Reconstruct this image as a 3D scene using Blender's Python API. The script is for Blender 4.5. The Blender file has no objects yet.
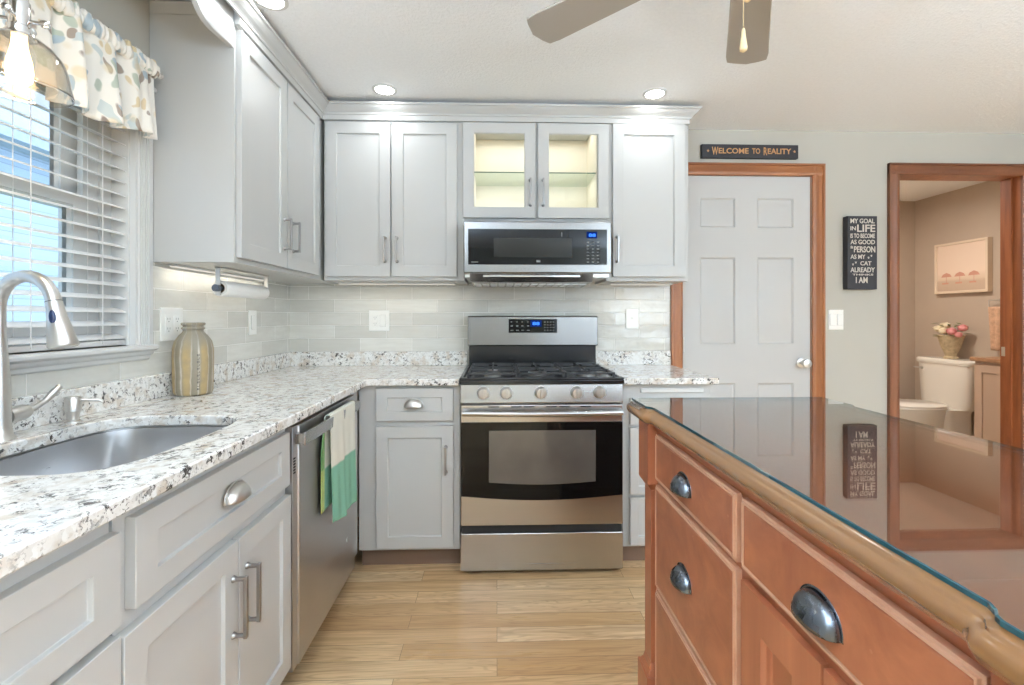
import bpy, bmesh, math, random
from math import sin, cos, pi, radians as R
from mathutils import Vector
random.seed(7)
sc = bpy.context.scene
C = sc.collection

# ---------------------------------------------------------------- camera, world, exposure
F_PX, YAW, EYE = 470.0, math.atan(15/470), 1.205
cam_d = bpy.data.cameras.new('camera'); cam = bpy.data.objects.new('camera', cam_d); C.objects.link(cam)
cam_d.sensor_width = 36.0; cam_d.lens = F_PX*36.0/1024; cam_d.shift_y = -25.5/1024
cam_d.clip_start = 0.02; cam_d.clip_end = 200
cam.location = (0, 0, EYE); cam.rotation_euler = (R(90), 0, -YAW)
sc.camera = cam
sc.view_settings.view_transform = 'Standard'; sc.view_settings.look = 'None'
sc.view_settings.gamma = 1.0; sc.view_settings.use_curve_mapping = False
sc.view_settings.exposure = 0.40
sc.cycles.use_denoising = True
sc.cycles.max_bounces = 10; sc.cycles.diffuse_bounces = 6; sc.cycles.glossy_bounces = 5
sc.cycles.transparent_max_bounces = 16; sc.cycles.sample_clamp_indirect = 6.0
sc.cycles.caustics_reflective = False; sc.cycles.caustics_refractive = False

world = bpy.data.worlds.new('world'); sc.world = world; world.use_nodes = True
bg = world.node_tree.nodes['Background']
bg.inputs[0].default_value = (0.62, 0.80, 1.0, 1); bg.inputs[1].default_value = 2.0

def area(name, loc, rot, sx, sy, power, col=(1, 1, 1), shape='RECTANGLE', parent=None, spread=180):
    l = bpy.data.lights.new(name, 'AREA'); l.shape = shape; l.size = sx; l.size_y = sy
    l.energy = power; l.color = col; l.spread = R(spread)
    o = bpy.data.objects.new(name, l); C.objects.link(o); o.location = loc; o.rotation_euler = rot
    if parent: o.parent = parent
    return o
# fill lamps added in the made-up windows, plus daylight at the rear glass door
area('rear_fill', (2.8, -2.96, 1.4), (R(95), 0, 0), 1.3, 1.1, 22, (0.74, 0.87, 1.0))
area('rear_door_daylight', (1.25, -2.96, 1.1), (R(95), 0, 0), .40, 1.8, 5, (0.74, 0.87, 1.0))
area('side_fill', (3.72, -0.9, 1.45), (0, R(90), 0), 1.1, 2.0, 14, (0.74, 0.87, 1.0))

sun_d = bpy.data.lights.new('sun', 'SUN'); sun_d.energy = 1.2; sun_d.angle = R(3); sun_d.color = (1, .98, .95)
sun = bpy.data.objects.new('sun', sun_d); C.objects.link(sun); sun.rotation_euler = (0, R(36), R(8))

# ---------------------------------------------------------------- materials
def lin(r, g, b):
    f = lambda c: (c/255)/12.92 if c/255 <= .04045 else ((c/255+.055)/1.055)**2.4
    return (f(r), f(g), f(b), 1)
class NM:
    def __init__(s, name):
        s.m = bpy.data.materials.new(name); s.m.use_nodes = True; s.t = s.m.node_tree; s.n = s.t.nodes
        s.b = s.n['Principled BSDF']; s.out = s.n['Material Output']
    def node(s, ty, **kw):
        n = s.n.new(ty)
        for k, v in kw.items(): setattr(n, k, v)
        return n
    def link(s, a, b): s.t.links.new(a, b)
    def coords(s, scale=(1, 1, 1), loc=(0, 0, 0), swap=None):
        tc = s.node('ShaderNodeTexCoord'); src = tc.outputs['Object']
        if swap:
            sp = s.node('ShaderNodeSeparateXYZ'); s.link(src, sp.inputs[0])
            cb = s.node('ShaderNodeCombineXYZ')
            for i, k in enumerate(swap):
                if k: s.link(sp.outputs[k], cb.inputs[i])
            src = cb.outputs[0]
        mp = s.node('ShaderNodeMapping'); s.link(src, mp.inputs[0])
        mp.inputs['Scale'].default_value = scale; mp.inputs['Location'].default_value = loc
        return mp.outputs[0]
    def noise(s, v, scale, detail=3, rough=.5, dist=0):
        n = s.node('ShaderNodeTexNoise'); s.link(v, n.inputs['Vector'])
        n.inputs['Scale'].default_value = scale; n.inputs['Detail'].default_value = detail
        n.inputs['Roughness'].default_value = rough; n.inputs['Distortion'].default_value = dist
        return n.outputs['Fac']
    def voro(s, v, scale, out='Distance', feature='F1'):
        n = s.node('ShaderNodeTexVoronoi'); n.feature = feature; s.link(v, n.inputs['Vector']); n.inputs['Scale'].default_value = scale
        return n.outputs[out]
    def ramp(s, fac, stops, interp='LINEAR'):
        r = s.node('ShaderNodeValToRGB'); r.color_ramp.interpolation = interp
        e = r.color_ramp.elements
        while len(e) < len(stops): e.new(.5)
        for k, (p, c) in enumerate(stops):
            e[k].position = p; e[k].color = c if len(c) == 4 else (*c, 1)
        s.link(fac, r.inputs[0]); return r.outputs[0]
    def mix(s, fac, a, b, mode='MIX'):
        n = s.node('ShaderNodeMix'); n.data_type = 'RGBA'; n.blend_type = mode
        for sock, v in ((n.inputs[0], fac), (n.inputs[6], a), (n.inputs[7], b)):
            if hasattr(v, 'links'): s.link(v, sock)
            else: sock.default_value = v
        return n.outputs[2]
    def math(s, op, a, b=0.0):
        n = s.node('ShaderNodeMath'); n.operation = op
        for sock, v in ((n.inputs[0], a), (n.inputs[1], b)):
            if hasattr(v, 'links'): s.link(v, sock)
            else: sock.default_value = v
        return n.outputs[0]
    def bump(s, h, strength=.2, dist=.01):
        n = s.node('ShaderNodeBump'); n.inputs['Strength'].default_value = strength; n.inputs['Distance'].default_value = dist
        s.link(h, n.inputs['Height']); s.link(n.outputs[0], s.b.inputs['Normal'])
    def set(s, col=None, rough=None, metal=None, **kw):
        if col is not None:
            if hasattr(col, 'links'): s.link(col, s.b.inputs['Base Color'])
            else: s.b.inputs['Base Color'].default_value = col
        if rough is not None:
            if hasattr(rough, 'links'): s.link(rough, s.b.inputs['Roughness'])
            else: s.b.inputs['Roughness'].default_value = rough
        if metal is not None: s.b.inputs['Metallic'].default_value = metal
        for k, v in kw.items(): s.b.inputs[k.replace('_', ' ')].default_value = v
        return s.m
def paint(name, col, rough=.45, var=.03, scale=6, **kw):
    m = NM(name); v = m.coords(); n = m.noise(v, scale, 4)
    a = tuple(c*(1-var) for c in col[:3])+(1,); b = tuple(min(1, c*(1+var)) for c in col[:3])+(1,)
    return m.set(m.ramp(n, [(.3, a), (.7, b)]), rough, **kw)
def steel(name, col=(.60, .60, .59, 1), rough=.27, stretch=(2, 2, 300), var=.06):
    m = NM(name); v = m.coords(stretch); n = m.noise(v, 1.0, 4, .6)
    r = m.ramp(n, [(.3, (rough-var/2,)*3), (.7, (rough+var/2,)*3)])
    return m.set(col, r, 1.0)
def emit(name, col, strength):
    m = NM(name); m.n.remove(m.b); e = m.node('ShaderNodeEmission'); e.inputs[0].default_value = col; e.inputs[1].default_value = strength
    m.link(e.outputs[0], m.out.inputs[0]); return m.m
def glass(name, tint=(1, 1, 1, 1), ior=1.5, rough=0.0, both=1.0, wave=0):
    m = NM(name); m.n.remove(m.b)
    tr = m.node('ShaderNodeBsdfTransparent'); tr.inputs[0].default_value = tint
    gl = m.node('ShaderNodeBsdfGlossy'); gl.inputs['Roughness'].default_value = rough
    ge = m.node('ShaderNodeNewGeometry'); dt = m.node('ShaderNodeVectorMath'); dt.operation = 'DOT_PRODUCT'
    m.link(ge.outputs['Incoming'], dt.inputs[0]); m.link(ge.outputs['Normal'], dt.inputs[1])
    f0 = ((ior-1)/(ior+1))**2; one = m.math('SUBTRACT', 1.0, m.math('ABSOLUTE', dt.outputs['Value']))
    fz = m.math('ADD', m.math('MULTIPLY', m.math('POWER', one, 5.0), 1-f0), f0)
    if wave:
        v = m.coords(); n = m.noise(v, wave, 2); b = m.node('ShaderNodeBump'); b.inputs['Strength'].default_value = .25
        b.inputs['Distance'].default_value = .004; m.link(n, b.inputs['Height']); m.link(b.outputs[0], gl.inputs['Normal'])
    mx = m.node('ShaderNodeMixShader'); f = m.math('MULTIPLY', fz, both); f = m.math('MINIMUM', f, 1.0)
    m.link(f, mx.inputs[0]); m.link(tr.outputs[0], mx.inputs[1]); m.link(gl.outputs[0], mx.inputs[2]); m.link(mx.outputs[0], m.out.inputs[0])
    return m.m
def wood(name, dark, light, axis='x', rough=.35, coat=0.0, scale=1.0, wear=None):
    m = NM(name); st = {'x': (1.2, 16, 16), 'y': (22, 1.5, 22), 'z': (22, 22, 1.5)}[axis]
    v = m.coords(tuple(a*scale for a in st)); n = m.noise(v, 1.0, 5, .6, .6)
    n2 = m.noise(m.coords(), 5, 2)
    col = m.ramp(n, [(.25, dark), (.75, light)])
    col = m.mix(m.ramp(n2, [(.35, (0, 0, 0)), (.8, (.35,)*3)]), col, dark)
    if wear:
        w = m.voro(m.coords(), 55); w2 = m.noise(m.coords(), 9, 2)
        k = m.math('MULTIPLY', m.ramp(w, [(.10, (1,)*3), (.16, (0,)*3)]), m.ramp(w2, [(.60, (0,)*3), (.66, (.5,)*3)]))
        col = m.mix(k, col, wear)
    m.bump(n, .05, .002)
    m.set(col, rough); m.b.inputs['Coat Weight'].default_value = coat; m.b.inputs['Coat Roughness'].default_value = .08
    return m.m

M = {}
M['cab'] = paint('white_cabinet_paint', lin(192, 192, 190), .38, .008)
M['crown'] = M['cab']
M['trimwhite'] = paint('white_trim_paint', lin(212, 213, 212), .35, .008)
M['doorwhite'] = paint('white_door_paint', lin(190, 189, 187), .38, .008)
M['wallpaint'] = paint('greige_wall_paint', lin(182, 178, 168), .7, .01)
M['bathpaint'] = paint('taupe_bath_paint', lin(192, 176, 160), .6, .02)
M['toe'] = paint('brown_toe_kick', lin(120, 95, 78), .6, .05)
M['dark'] = paint('dark_gap', lin(25, 24, 23), .6, .05)
M['plate'] = paint('white_plate_plastic', lin(240, 240, 236), .3, .005)
M['porcelain'] = paint('white_porcelain', lin(238, 234, 226), .12, .005)
m = NM('textured_ceiling'); v = m.coords(); n = m.noise(v, 75, 5, .62); n2 = m.noise(v, 200, 2)
m.bump(m.math('ADD', n, m.math('MULTIPLY', n2, .3)), .5, .010); M['ceiling'] = m.set(m.ramp(n, [(.3, lin(242, 244, 246)), (.7, lin(248, 250, 252))]), .85)
# oak floor
m = NM('oak_plank_floor'); v = m.coords()
bk = m.node('ShaderNodeTexBrick'); m.link(v, bk.inputs['Vector']); bk.offset = .37; bk.offset_frequency = 2; bk.squash = 1
bk.inputs['Scale'].default_value = 1; bk.inputs['Brick Width'].default_value = .93; bk.inputs['Row Height'].default_value = .083
bk.inputs['Mortar Size'].default_value = .0009; bk.inputs['Mortar Smooth'].default_value = .3; bk.inputs['Bias'].default_value = 0
bk.inputs['Color1'].default_value = (0, 0, 0, 1); bk.inputs['Color2'].default_value = (1, 1, 1, 1); bk.inputs['Mortar'].default_value = (.5, .5, .5, 1)
base = m.ramp(bk.outputs['Color'], [(0, lin(208, 168, 120)), (.45, lin(234, 200, 152)), (1, lin(248, 224, 182))])
wv = m.node('ShaderNodeMixRGB'); 
vo = m.node('ShaderNodeVectorMath'); vo.operation = 'ADD'; m.link(m.coords((1.6, 26, 1)), vo.inputs[0])
sv = m.node('ShaderNodeVectorMath'); sv.operation = 'SCALE'; m.link(bk.outputs['Color'], sv.inputs[0]); sv.inputs[3].default_value = 37.0
m.link(sv.outputs[0], vo.inputs[1]); g = m.noise(vo.outputs[0], 1.0, 6, .62, 1.4)
vo2 = m.node('ShaderNodeVectorMath'); vo2.operation = 'ADD'; m.link(m.coords((.8, 9, 1)), vo2.inputs[0]); m.link(sv.outputs[0], vo2.inputs[1])
g2 = m.noise(vo2.outputs[0], 1.0, 2, .5, 2.5)
rings = m.math('SINE', m.math('MULTIPLY', g2, 60.0))
col = m.mix(m.ramp(g, [(.38, (.55,)*3), (.66, (0,)*3)]), base, lin(176, 132, 90))
col = m.mix(m.ramp(rings, [(.2, (.0,)*3), (.98, (.30,)*3)]), col, lin(150, 108, 72))
col = m.mix(bk.outputs['Fac'], col, lin(132, 96, 64))
m.bump(g, .04, .002); M['floor'] = m.set(col, m.ramp(g, [(.3, (.36,)*3), (.7, (.26,)*3)]))
# glazed tile
def tile(name, horiz, off):
    m = NM(name); v = m.coords((1, 1, 1), (off, -.998+.078*20, 0), swap=(horiz, 'Z', None))
    bk = m.node('ShaderNodeTexBrick'); m.link(v, bk.inputs['Vector']); bk.offset = .5; bk.offset_frequency = 2
    bk.inputs['Scale'].default_value = 1; bk.inputs['Brick Width'].default_value = .308; bk.inputs['Row Height'].default_value = .078
    bk.inputs['Mortar Size'].default_value = .0019; bk.inputs['Mortar Smooth'].default_value = .3
    bk.inputs['Color1'].default_value = lin(206, 205, 198); bk.inputs['Color2'].default_value = lin(228, 227, 220); bk.inputs['Mortar'].default_value = lin(246, 245, 241)
    n = m.noise(v, 7, 3, .5); n3 = m.noise(m.coords((4, 4, 30)), 1.5, 3)
    col = m.mix(m.ramp(n3, [(.35, (.3,)*3), (.65, (0,)*3)]), bk.outputs['Color'], lin(194, 190, 180))
    h = m.math('SUBTRACT', m.math('MULTIPLY', n, 1.0), m.math('MULTIPLY', bk.outputs['Fac'], .35))
    m.bump(h, .7, .012); return m.set(col, m.ramp(bk.outputs['Fac'], [(0, (.12,)*3), (1, (.5,)*3)]))
M['tile_b'] = tile('grey_glazed_tile_back', 'X', .05); M['tile_l'] = tile('grey_glazed_tile_left', 'Y', .11)
# granite
m = NM('speckled_granite'); v = m.coords()
dv = m.node('ShaderNodeVectorMath'); dv.operation = 'ADD'; nn = m.node('ShaderNodeTexNoise'); m.link(v, nn.inputs['Vector']); nn.inputs['Scale'].default_value = 60
sc2 = m.node('ShaderNodeVectorMath'); sc2.operation = 'SCALE'; m.link(nn.outputs['Color'], sc2.inputs[0]); sc2.inputs[3].default_value = .022
m.link(v, dv.inputs[0]); m.link(sc2.outputs[0], dv.inputs[1]); dvv = dv.outputs[0]
a = m.voro(dvv, 85, 'Color'); cl = m.noise(v, 14, 3, .6); fine = m.noise(dvv, 150, 3, .6)
col = m.ramp(a, [(0, lin(206, 201, 194)), (.35, lin(230, 228, 224)), (.7, lin(240, 240, 238)), (1, lin(216, 212, 206))])
col = m.mix(m.ramp(m.noise(v, 22, 3), [(.52, (0,)*3), (.66, (.55,)*3)]), col, lin(190, 168, 142))
sp = m.noise(dvv, 58, 4, .7); k = m.math('MULTIPLY', m.ramp(sp, [(.545, (0,)*3), (.59, (1,)*3)]), m.ramp(cl, [(.40, (.15,)*3), (.56, (1,)*3)]))
col = m.mix(k, col, lin(74, 70, 68))
k2 = m.math('MULTIPLY', m.ramp(fine, [(.62, (0,)*3), (.67, (.8,)*3)]), m.ramp(cl, [(.38, (0,)*3), (.5, (1,)*3)]))
col = m.mix(k2, col, lin(60, 52, 48))
M['granite'] = m.set(col, .11)
M['steel'] = steel('brushed_steel'); M['steel_h'] = steel('brushed_steel_across', (.50, .49, .48, 1), .26, (1, 1, 160), .03)
M['steel_d'] = steel('brushed_steel_dark', (.235, .23, .225, 1), .24, (1, 1, 160), .03)
M['pull'] = steel('pull_nickel', (.36, .35, .34, 1), .34, (40, 40, 40), .03) 
M['steel_v'] = steel('brushed_steel_sink', (.55, .55, .56, 1), .30, (3, 3, 120))
M['nickel'] = steel('brushed_nickel', (.68, .67, .65, 1), .34, (60, 60, 8), .02)
M['chrome'] = paint('polished_chrome', (.75, .74, .73, 1), .10, .01, metal=1.0) if False else steel('polished_chrome', (.78, .77, .76, 1), .10, (20, 20, 20), .02)
M['pewter'] = steel('dark_pewter', (.16, .18, .21, 1), .26, (30, 30, 30), .10)
M['dwsteel'] = steel('dishwasher_steel', (.58, .57, .57, 1), .40, (2, 2, 200), .04)
M['blackglass'] = paint('black_glass', (.004, .004, .004, 1), .05, .01, Specular_IOR_Level=.22)
M['blackenamel'] = paint('black_enamel', (.012, .012, .013, 1), .2, .05)
M['castiron'] = paint('cast_iron', (.03, .03, .032, 1), .42, .1)
M['ovenwin'] = paint('oven_window', lin(84, 78, 72), .08, .25, 3)
M['mwwin'] = paint('microwave_window', lin(44, 44, 42), .08, .02, Specular_IOR_Level=.22)
M['blue'] = emit('blue_display', lin(60, 120, 255), 2.0); M['bluedark'] = emit('blue_display_field', lin(10, 40, 110), .8)
M['keygrey'] = paint('key_legend', lin(120, 120, 118), .4, .01)
CH_D, CH_L = lin(138, 76, 50), lin(184, 116, 80)
M['cherry'] = wood('cherry_wood', CH_D, CH_L, 'y', .38, .25, .5, lin(206, 156, 130))
M['cherry_edge'] = wood('highlit_cherry_edge', lin(186, 136, 108), lin(214, 172, 144), 'y', .35, .3, .5)  # paler wood on the drawer beads: their highlights put into the colour
M['cherry_z'] = wood('cherry_wood_upright', CH_D, CH_L, 'z', .38, .25, .5)
M['cherrytop'] = wood('cherry_moulding', lin(122, 80, 46), lin(166, 122, 76), 'y', .20, 1.0, .5)
M['cherrydark'] = wood('cherry_tabletop', lin(104, 52, 32), lin(142, 78, 50), 'y', .3, .3, .5)
M['redwood'] = wood('dark_red_wood', lin(84, 34, 24), lin(112, 48, 32), 'z', .4)
M['oak_z'] = wood('stained_casing_upright', lin(124, 72, 40), lin(172, 112, 68), 'z', .38)
M['oak_x'] = wood('stained_casing_header', lin(124, 72, 40), lin(172, 112, 68), 'x', .38)
M['oakd_z'] = wood('bath_casing_upright', lin(98, 58, 38), lin(146, 92, 60), 'z', .38)
M['oakd_x'] = wood('bath_casing_header', lin(98, 58, 38), lin(146, 92, 60), 'x', .38)
M['jamb'] = wood('bath_jamb_wood', lin(118, 62, 34), lin(172, 104, 62), 'z', .35)
M['pane'] = glass('window_pane_glass'); M['cabglass'] = glass('cabinet_glass', (.985, .99, .98, 1))
M['tabletop_glass'] = glass('table_glass', (.96, .98, .97, 1), 1.52, 0.0, 1.45)
M['shelf_glass'] = glass('clear_shelf_glass', (.90, .96, .92, 1))
M['shade_glass'] = glass('seeded_shade_glass', (.96, .92, .86, 1), 1.5, .03, 2.4, 60)
m = NM('glass_edge_teal'); M['glassedge'] = m.set((.015, .07, .085, 1), .10)
m.b.inputs['Coat Weight'].default_value = .6
M['cream'] = paint('cream_cabinet_interior', lin(240, 234, 220), .5, .01)
M['shelfedge'] = paint('glass_shelf_edge', lin(90, 120, 104), .1, .02)
M['lamp'] = emit('downlight_lens', (1, .98, .95, 1), 12); M['strip'] = emit('cabinet_strip_lens', (1, .95, .84, 1), .6)
M['bulb'] = emit('warm_bulb', (1, .74, .40, 1), 7)
M['papertowel'] = paint('paper_towel', lin(242, 242, 240), .9, .01)
M['slat'] = paint('white_blind_slat', lin(244, 244, 242), .4, .005)
m = NM('white_translucent_slat'); m.set(lin(250, 250, 250), .5); tl_ = m.node('ShaderNodeBsdfTranslucent'); tl_.inputs[0].default_value = lin(245, 245, 244)
mx = m.node('ShaderNodeMixShader'); mx.inputs[0].default_value = .5; m.link(m.b.outputs[0], mx.inputs[1]); m.link(tl_.outputs[0], mx.inputs[2]); m.link(mx.outputs[0], m.out.inputs[0]); M['slat'] = m.m
M['siding'] = None
m = NM('blue_lap_siding'); v = m.coords((1, 1, 1)); sp = m.node('ShaderNodeSeparateXYZ'); m.link(v, sp.inputs[0])
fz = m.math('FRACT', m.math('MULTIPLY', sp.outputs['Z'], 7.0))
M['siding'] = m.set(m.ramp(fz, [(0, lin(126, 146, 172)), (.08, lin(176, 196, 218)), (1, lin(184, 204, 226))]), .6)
M['roof'] = paint('grey_blue_shingles', lin(176, 190, 208), .8, .1, 20)
M['sign'] = paint('black_sign_paint', lin(42, 41, 46), .6, .12, 30); M['letters'] = paint('cream_sign_letters', lin(205, 196, 184), .6, .05)
M['gold'] = paint('tan_sign_letters', lin(186, 140, 92), .6, .08)
M['fanblade'] = paint('taupe_fan_blade', lin(172, 166, 158), .45, .02); M['fob'] = paint('cream_pull_fob', lin(236, 214, 170), .4, .03)
M['brass'] = steel('brass_chain', (.72, .58, .34, 1), .25, (30, 30, 30), .05)
M['bathfloor'] = paint('beige_bath_floor', lin(196, 178, 150), .4, .06, 4)
M['vanity'] = paint('taupe_vanity_paint', lin(196, 170, 150), .45, .02); M['vtop'] = wood('vanity_wood_top', lin(150, 110, 80), lin(190, 150, 118), 'y', .35)
M['frame_pale'] = paint('pale_picture_frame', lin(226, 208, 186), .5, .02)
# vase stripes (vertical, around the axis)
m = NM('striped_stoneware'); tc = m.node('ShaderNodeTexCoord'); sp = m.node('ShaderNodeSeparateXYZ'); m.link(tc.outputs['Object'], sp.inputs[0])
an = m.math('ARCTAN2', sp.outputs['Y'], sp.outputs['X']); an = m.math('ADD', an, m.math('MULTIPLY', m.noise(m.coords(), 14, 2), .25))
w1 = m.math('FRACT', m.math('MULTIPLY', an, 1.1141)); n = m.noise(m.coords((1, 1, 1)), 30, 4, .6)
col = m.ramp(w1, [(0, lin(206, 196, 182)), (.05, lin(158, 144, 120)), (.16, lin(182, 156, 108)), (.5, lin(170, 146, 104)), (.56, lin(196, 186, 170)), (.62, lin(134, 124, 106)), (.9, lin(150, 140, 120)), (.97, lin(214, 204, 190))])
col = m.mix(m.ramp(n, [(.35, (.4,)*3), (.65, (0,)*3)]), col, lin(126, 114, 94))
zt = m.ramp(sp.outputs['Z'], [(.165, (0,)*3), (.21, (.75,)*3)])
col = m.mix(zt, col, lin(140, 134, 120)); m.bump(n, .2, .004); M['vase'] = m.set(col, .5)
M['stamp'] = paint('vase_stamp_ink', lin(96, 88, 80), .6, .1)
# printed valance fabric
m = NM('botanical_print_cloth'); v = m.coords()
nn = m.node('ShaderNodeTexNoise'); m.link(v, nn.inputs['Vector']); nn.inputs['Scale'].default_value = 9
s3 = m.node('ShaderNodeVectorMath'); s3.operation = 'SCALE'; m.link(nn.outputs['Color'], s3.inputs[0]); s3.inputs[3].default_value = .15
ad = m.node('ShaderNodeVectorMath'); ad.operation = 'ADD'; m.link(m.coords((1, 1, .6)), ad.inputs[0]); m.link(s3.outputs[0], ad.inputs[1])
vd = m.node('ShaderNodeTexVoronoi'); m.link(ad.outputs[0], vd.inputs['Vector']); vd.inputs['Scale'].default_value = 27
pick = m.node('ShaderNodeSeparateColor'); m.link(vd.outputs['Color'], pick.inputs[0])
leafc = m.ramp(pick.outputs[0], [(0, lin(150, 136, 124)), (.2, lin(172, 182, 168)), (.38, lin(162, 178, 188)), (.56, lin(210, 192, 156)), (.72, lin(190, 200, 200)), (.88, lin(128, 114, 106))], 'CONSTANT')
lm = m.ramp(vd.outputs['Distance'], [(.42, (1,)*3), (.50, (0,)*3)])
keep = m.ramp(pick.outputs[1], [(.12, (0,)*3), (.14, (.92,)*3)])
col = m.mix(m.math('MULTIPLY', lm, keep), lin(230, 226, 218), leafc)
big = m.voro(m.coords((1, 1, 1), (.3, .2, .1)), 13); col = m.mix(m.ramp(big, [(.2, (.55,)*3), (.3, (0,)*3)]), col, lin(214, 194, 152))
m.bump(m.noise(v, 900, 1), .1, .001); M['fabric'] = m.set(col, .85)
# dish towel
m = NM('green_check_towel'); tc = m.node('ShaderNodeTexCoord'); sp = m.node('ShaderNodeSeparateXYZ'); m.link(tc.outputs['Object'], sp.inputs[0])
up = m.ramp(m.math('ADD', sp.outputs['Z'], 0.0), [(.659, (0,)*3), (.662, (1,)*3)])
side = m.ramp(sp.outputs['X'], [(.104, (1,)*3), (.106, (0,)*3)])
low = m.mix(side, lin(126, 176, 152), lin(168, 182, 112)); hi = m.mix(side, lin(224, 222, 210), lin(112, 150, 96))
wv = m.noise(m.coords(), 700, 1)
m.bump(wv, .3, .002); M['towel'] = m.set(m.mix(up, low, hi), .95)
M['pinktowel'] = paint('folded_beige_towel', lin(206, 168, 140), .9, .15, 40)
M['urn'] = paint('weathered_urn', lin(190, 172, 140), .7, .2, 40)
M['petal_w'] = paint('ivory_petals', lin(240, 228, 200), .7, .05); M['petal_p'] = paint('pink_petals', lin(232, 160, 160), .7, .05)
M['leaf'] = paint('green_leaves', lin(116, 128, 78), .6, .1); M['art'] = None
m = NM('beach_print'); tc = m.node('ShaderNodeTexCoord'); sp = m.node('ShaderNodeSeparateXYZ'); m.link(tc.outputs['Object'], sp.inputs[0])
M['art'] = m.set(m.ramp(m.math('ADD', sp.outputs['Z'], m.math('MULTIPLY', m.noise(m.coords((1, 3, 6)), 6), .03)), [(.0, lin(196, 172, 152)), (.12, lin(206, 182, 160)), (.14, lin(222, 200, 178)), (.2, lin(236, 214, 196)), (1, lin(232, 208, 190))]), .5)
M['coral'] = paint('coral_umbrellas', lin(210, 156, 136), .6, .05)

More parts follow.
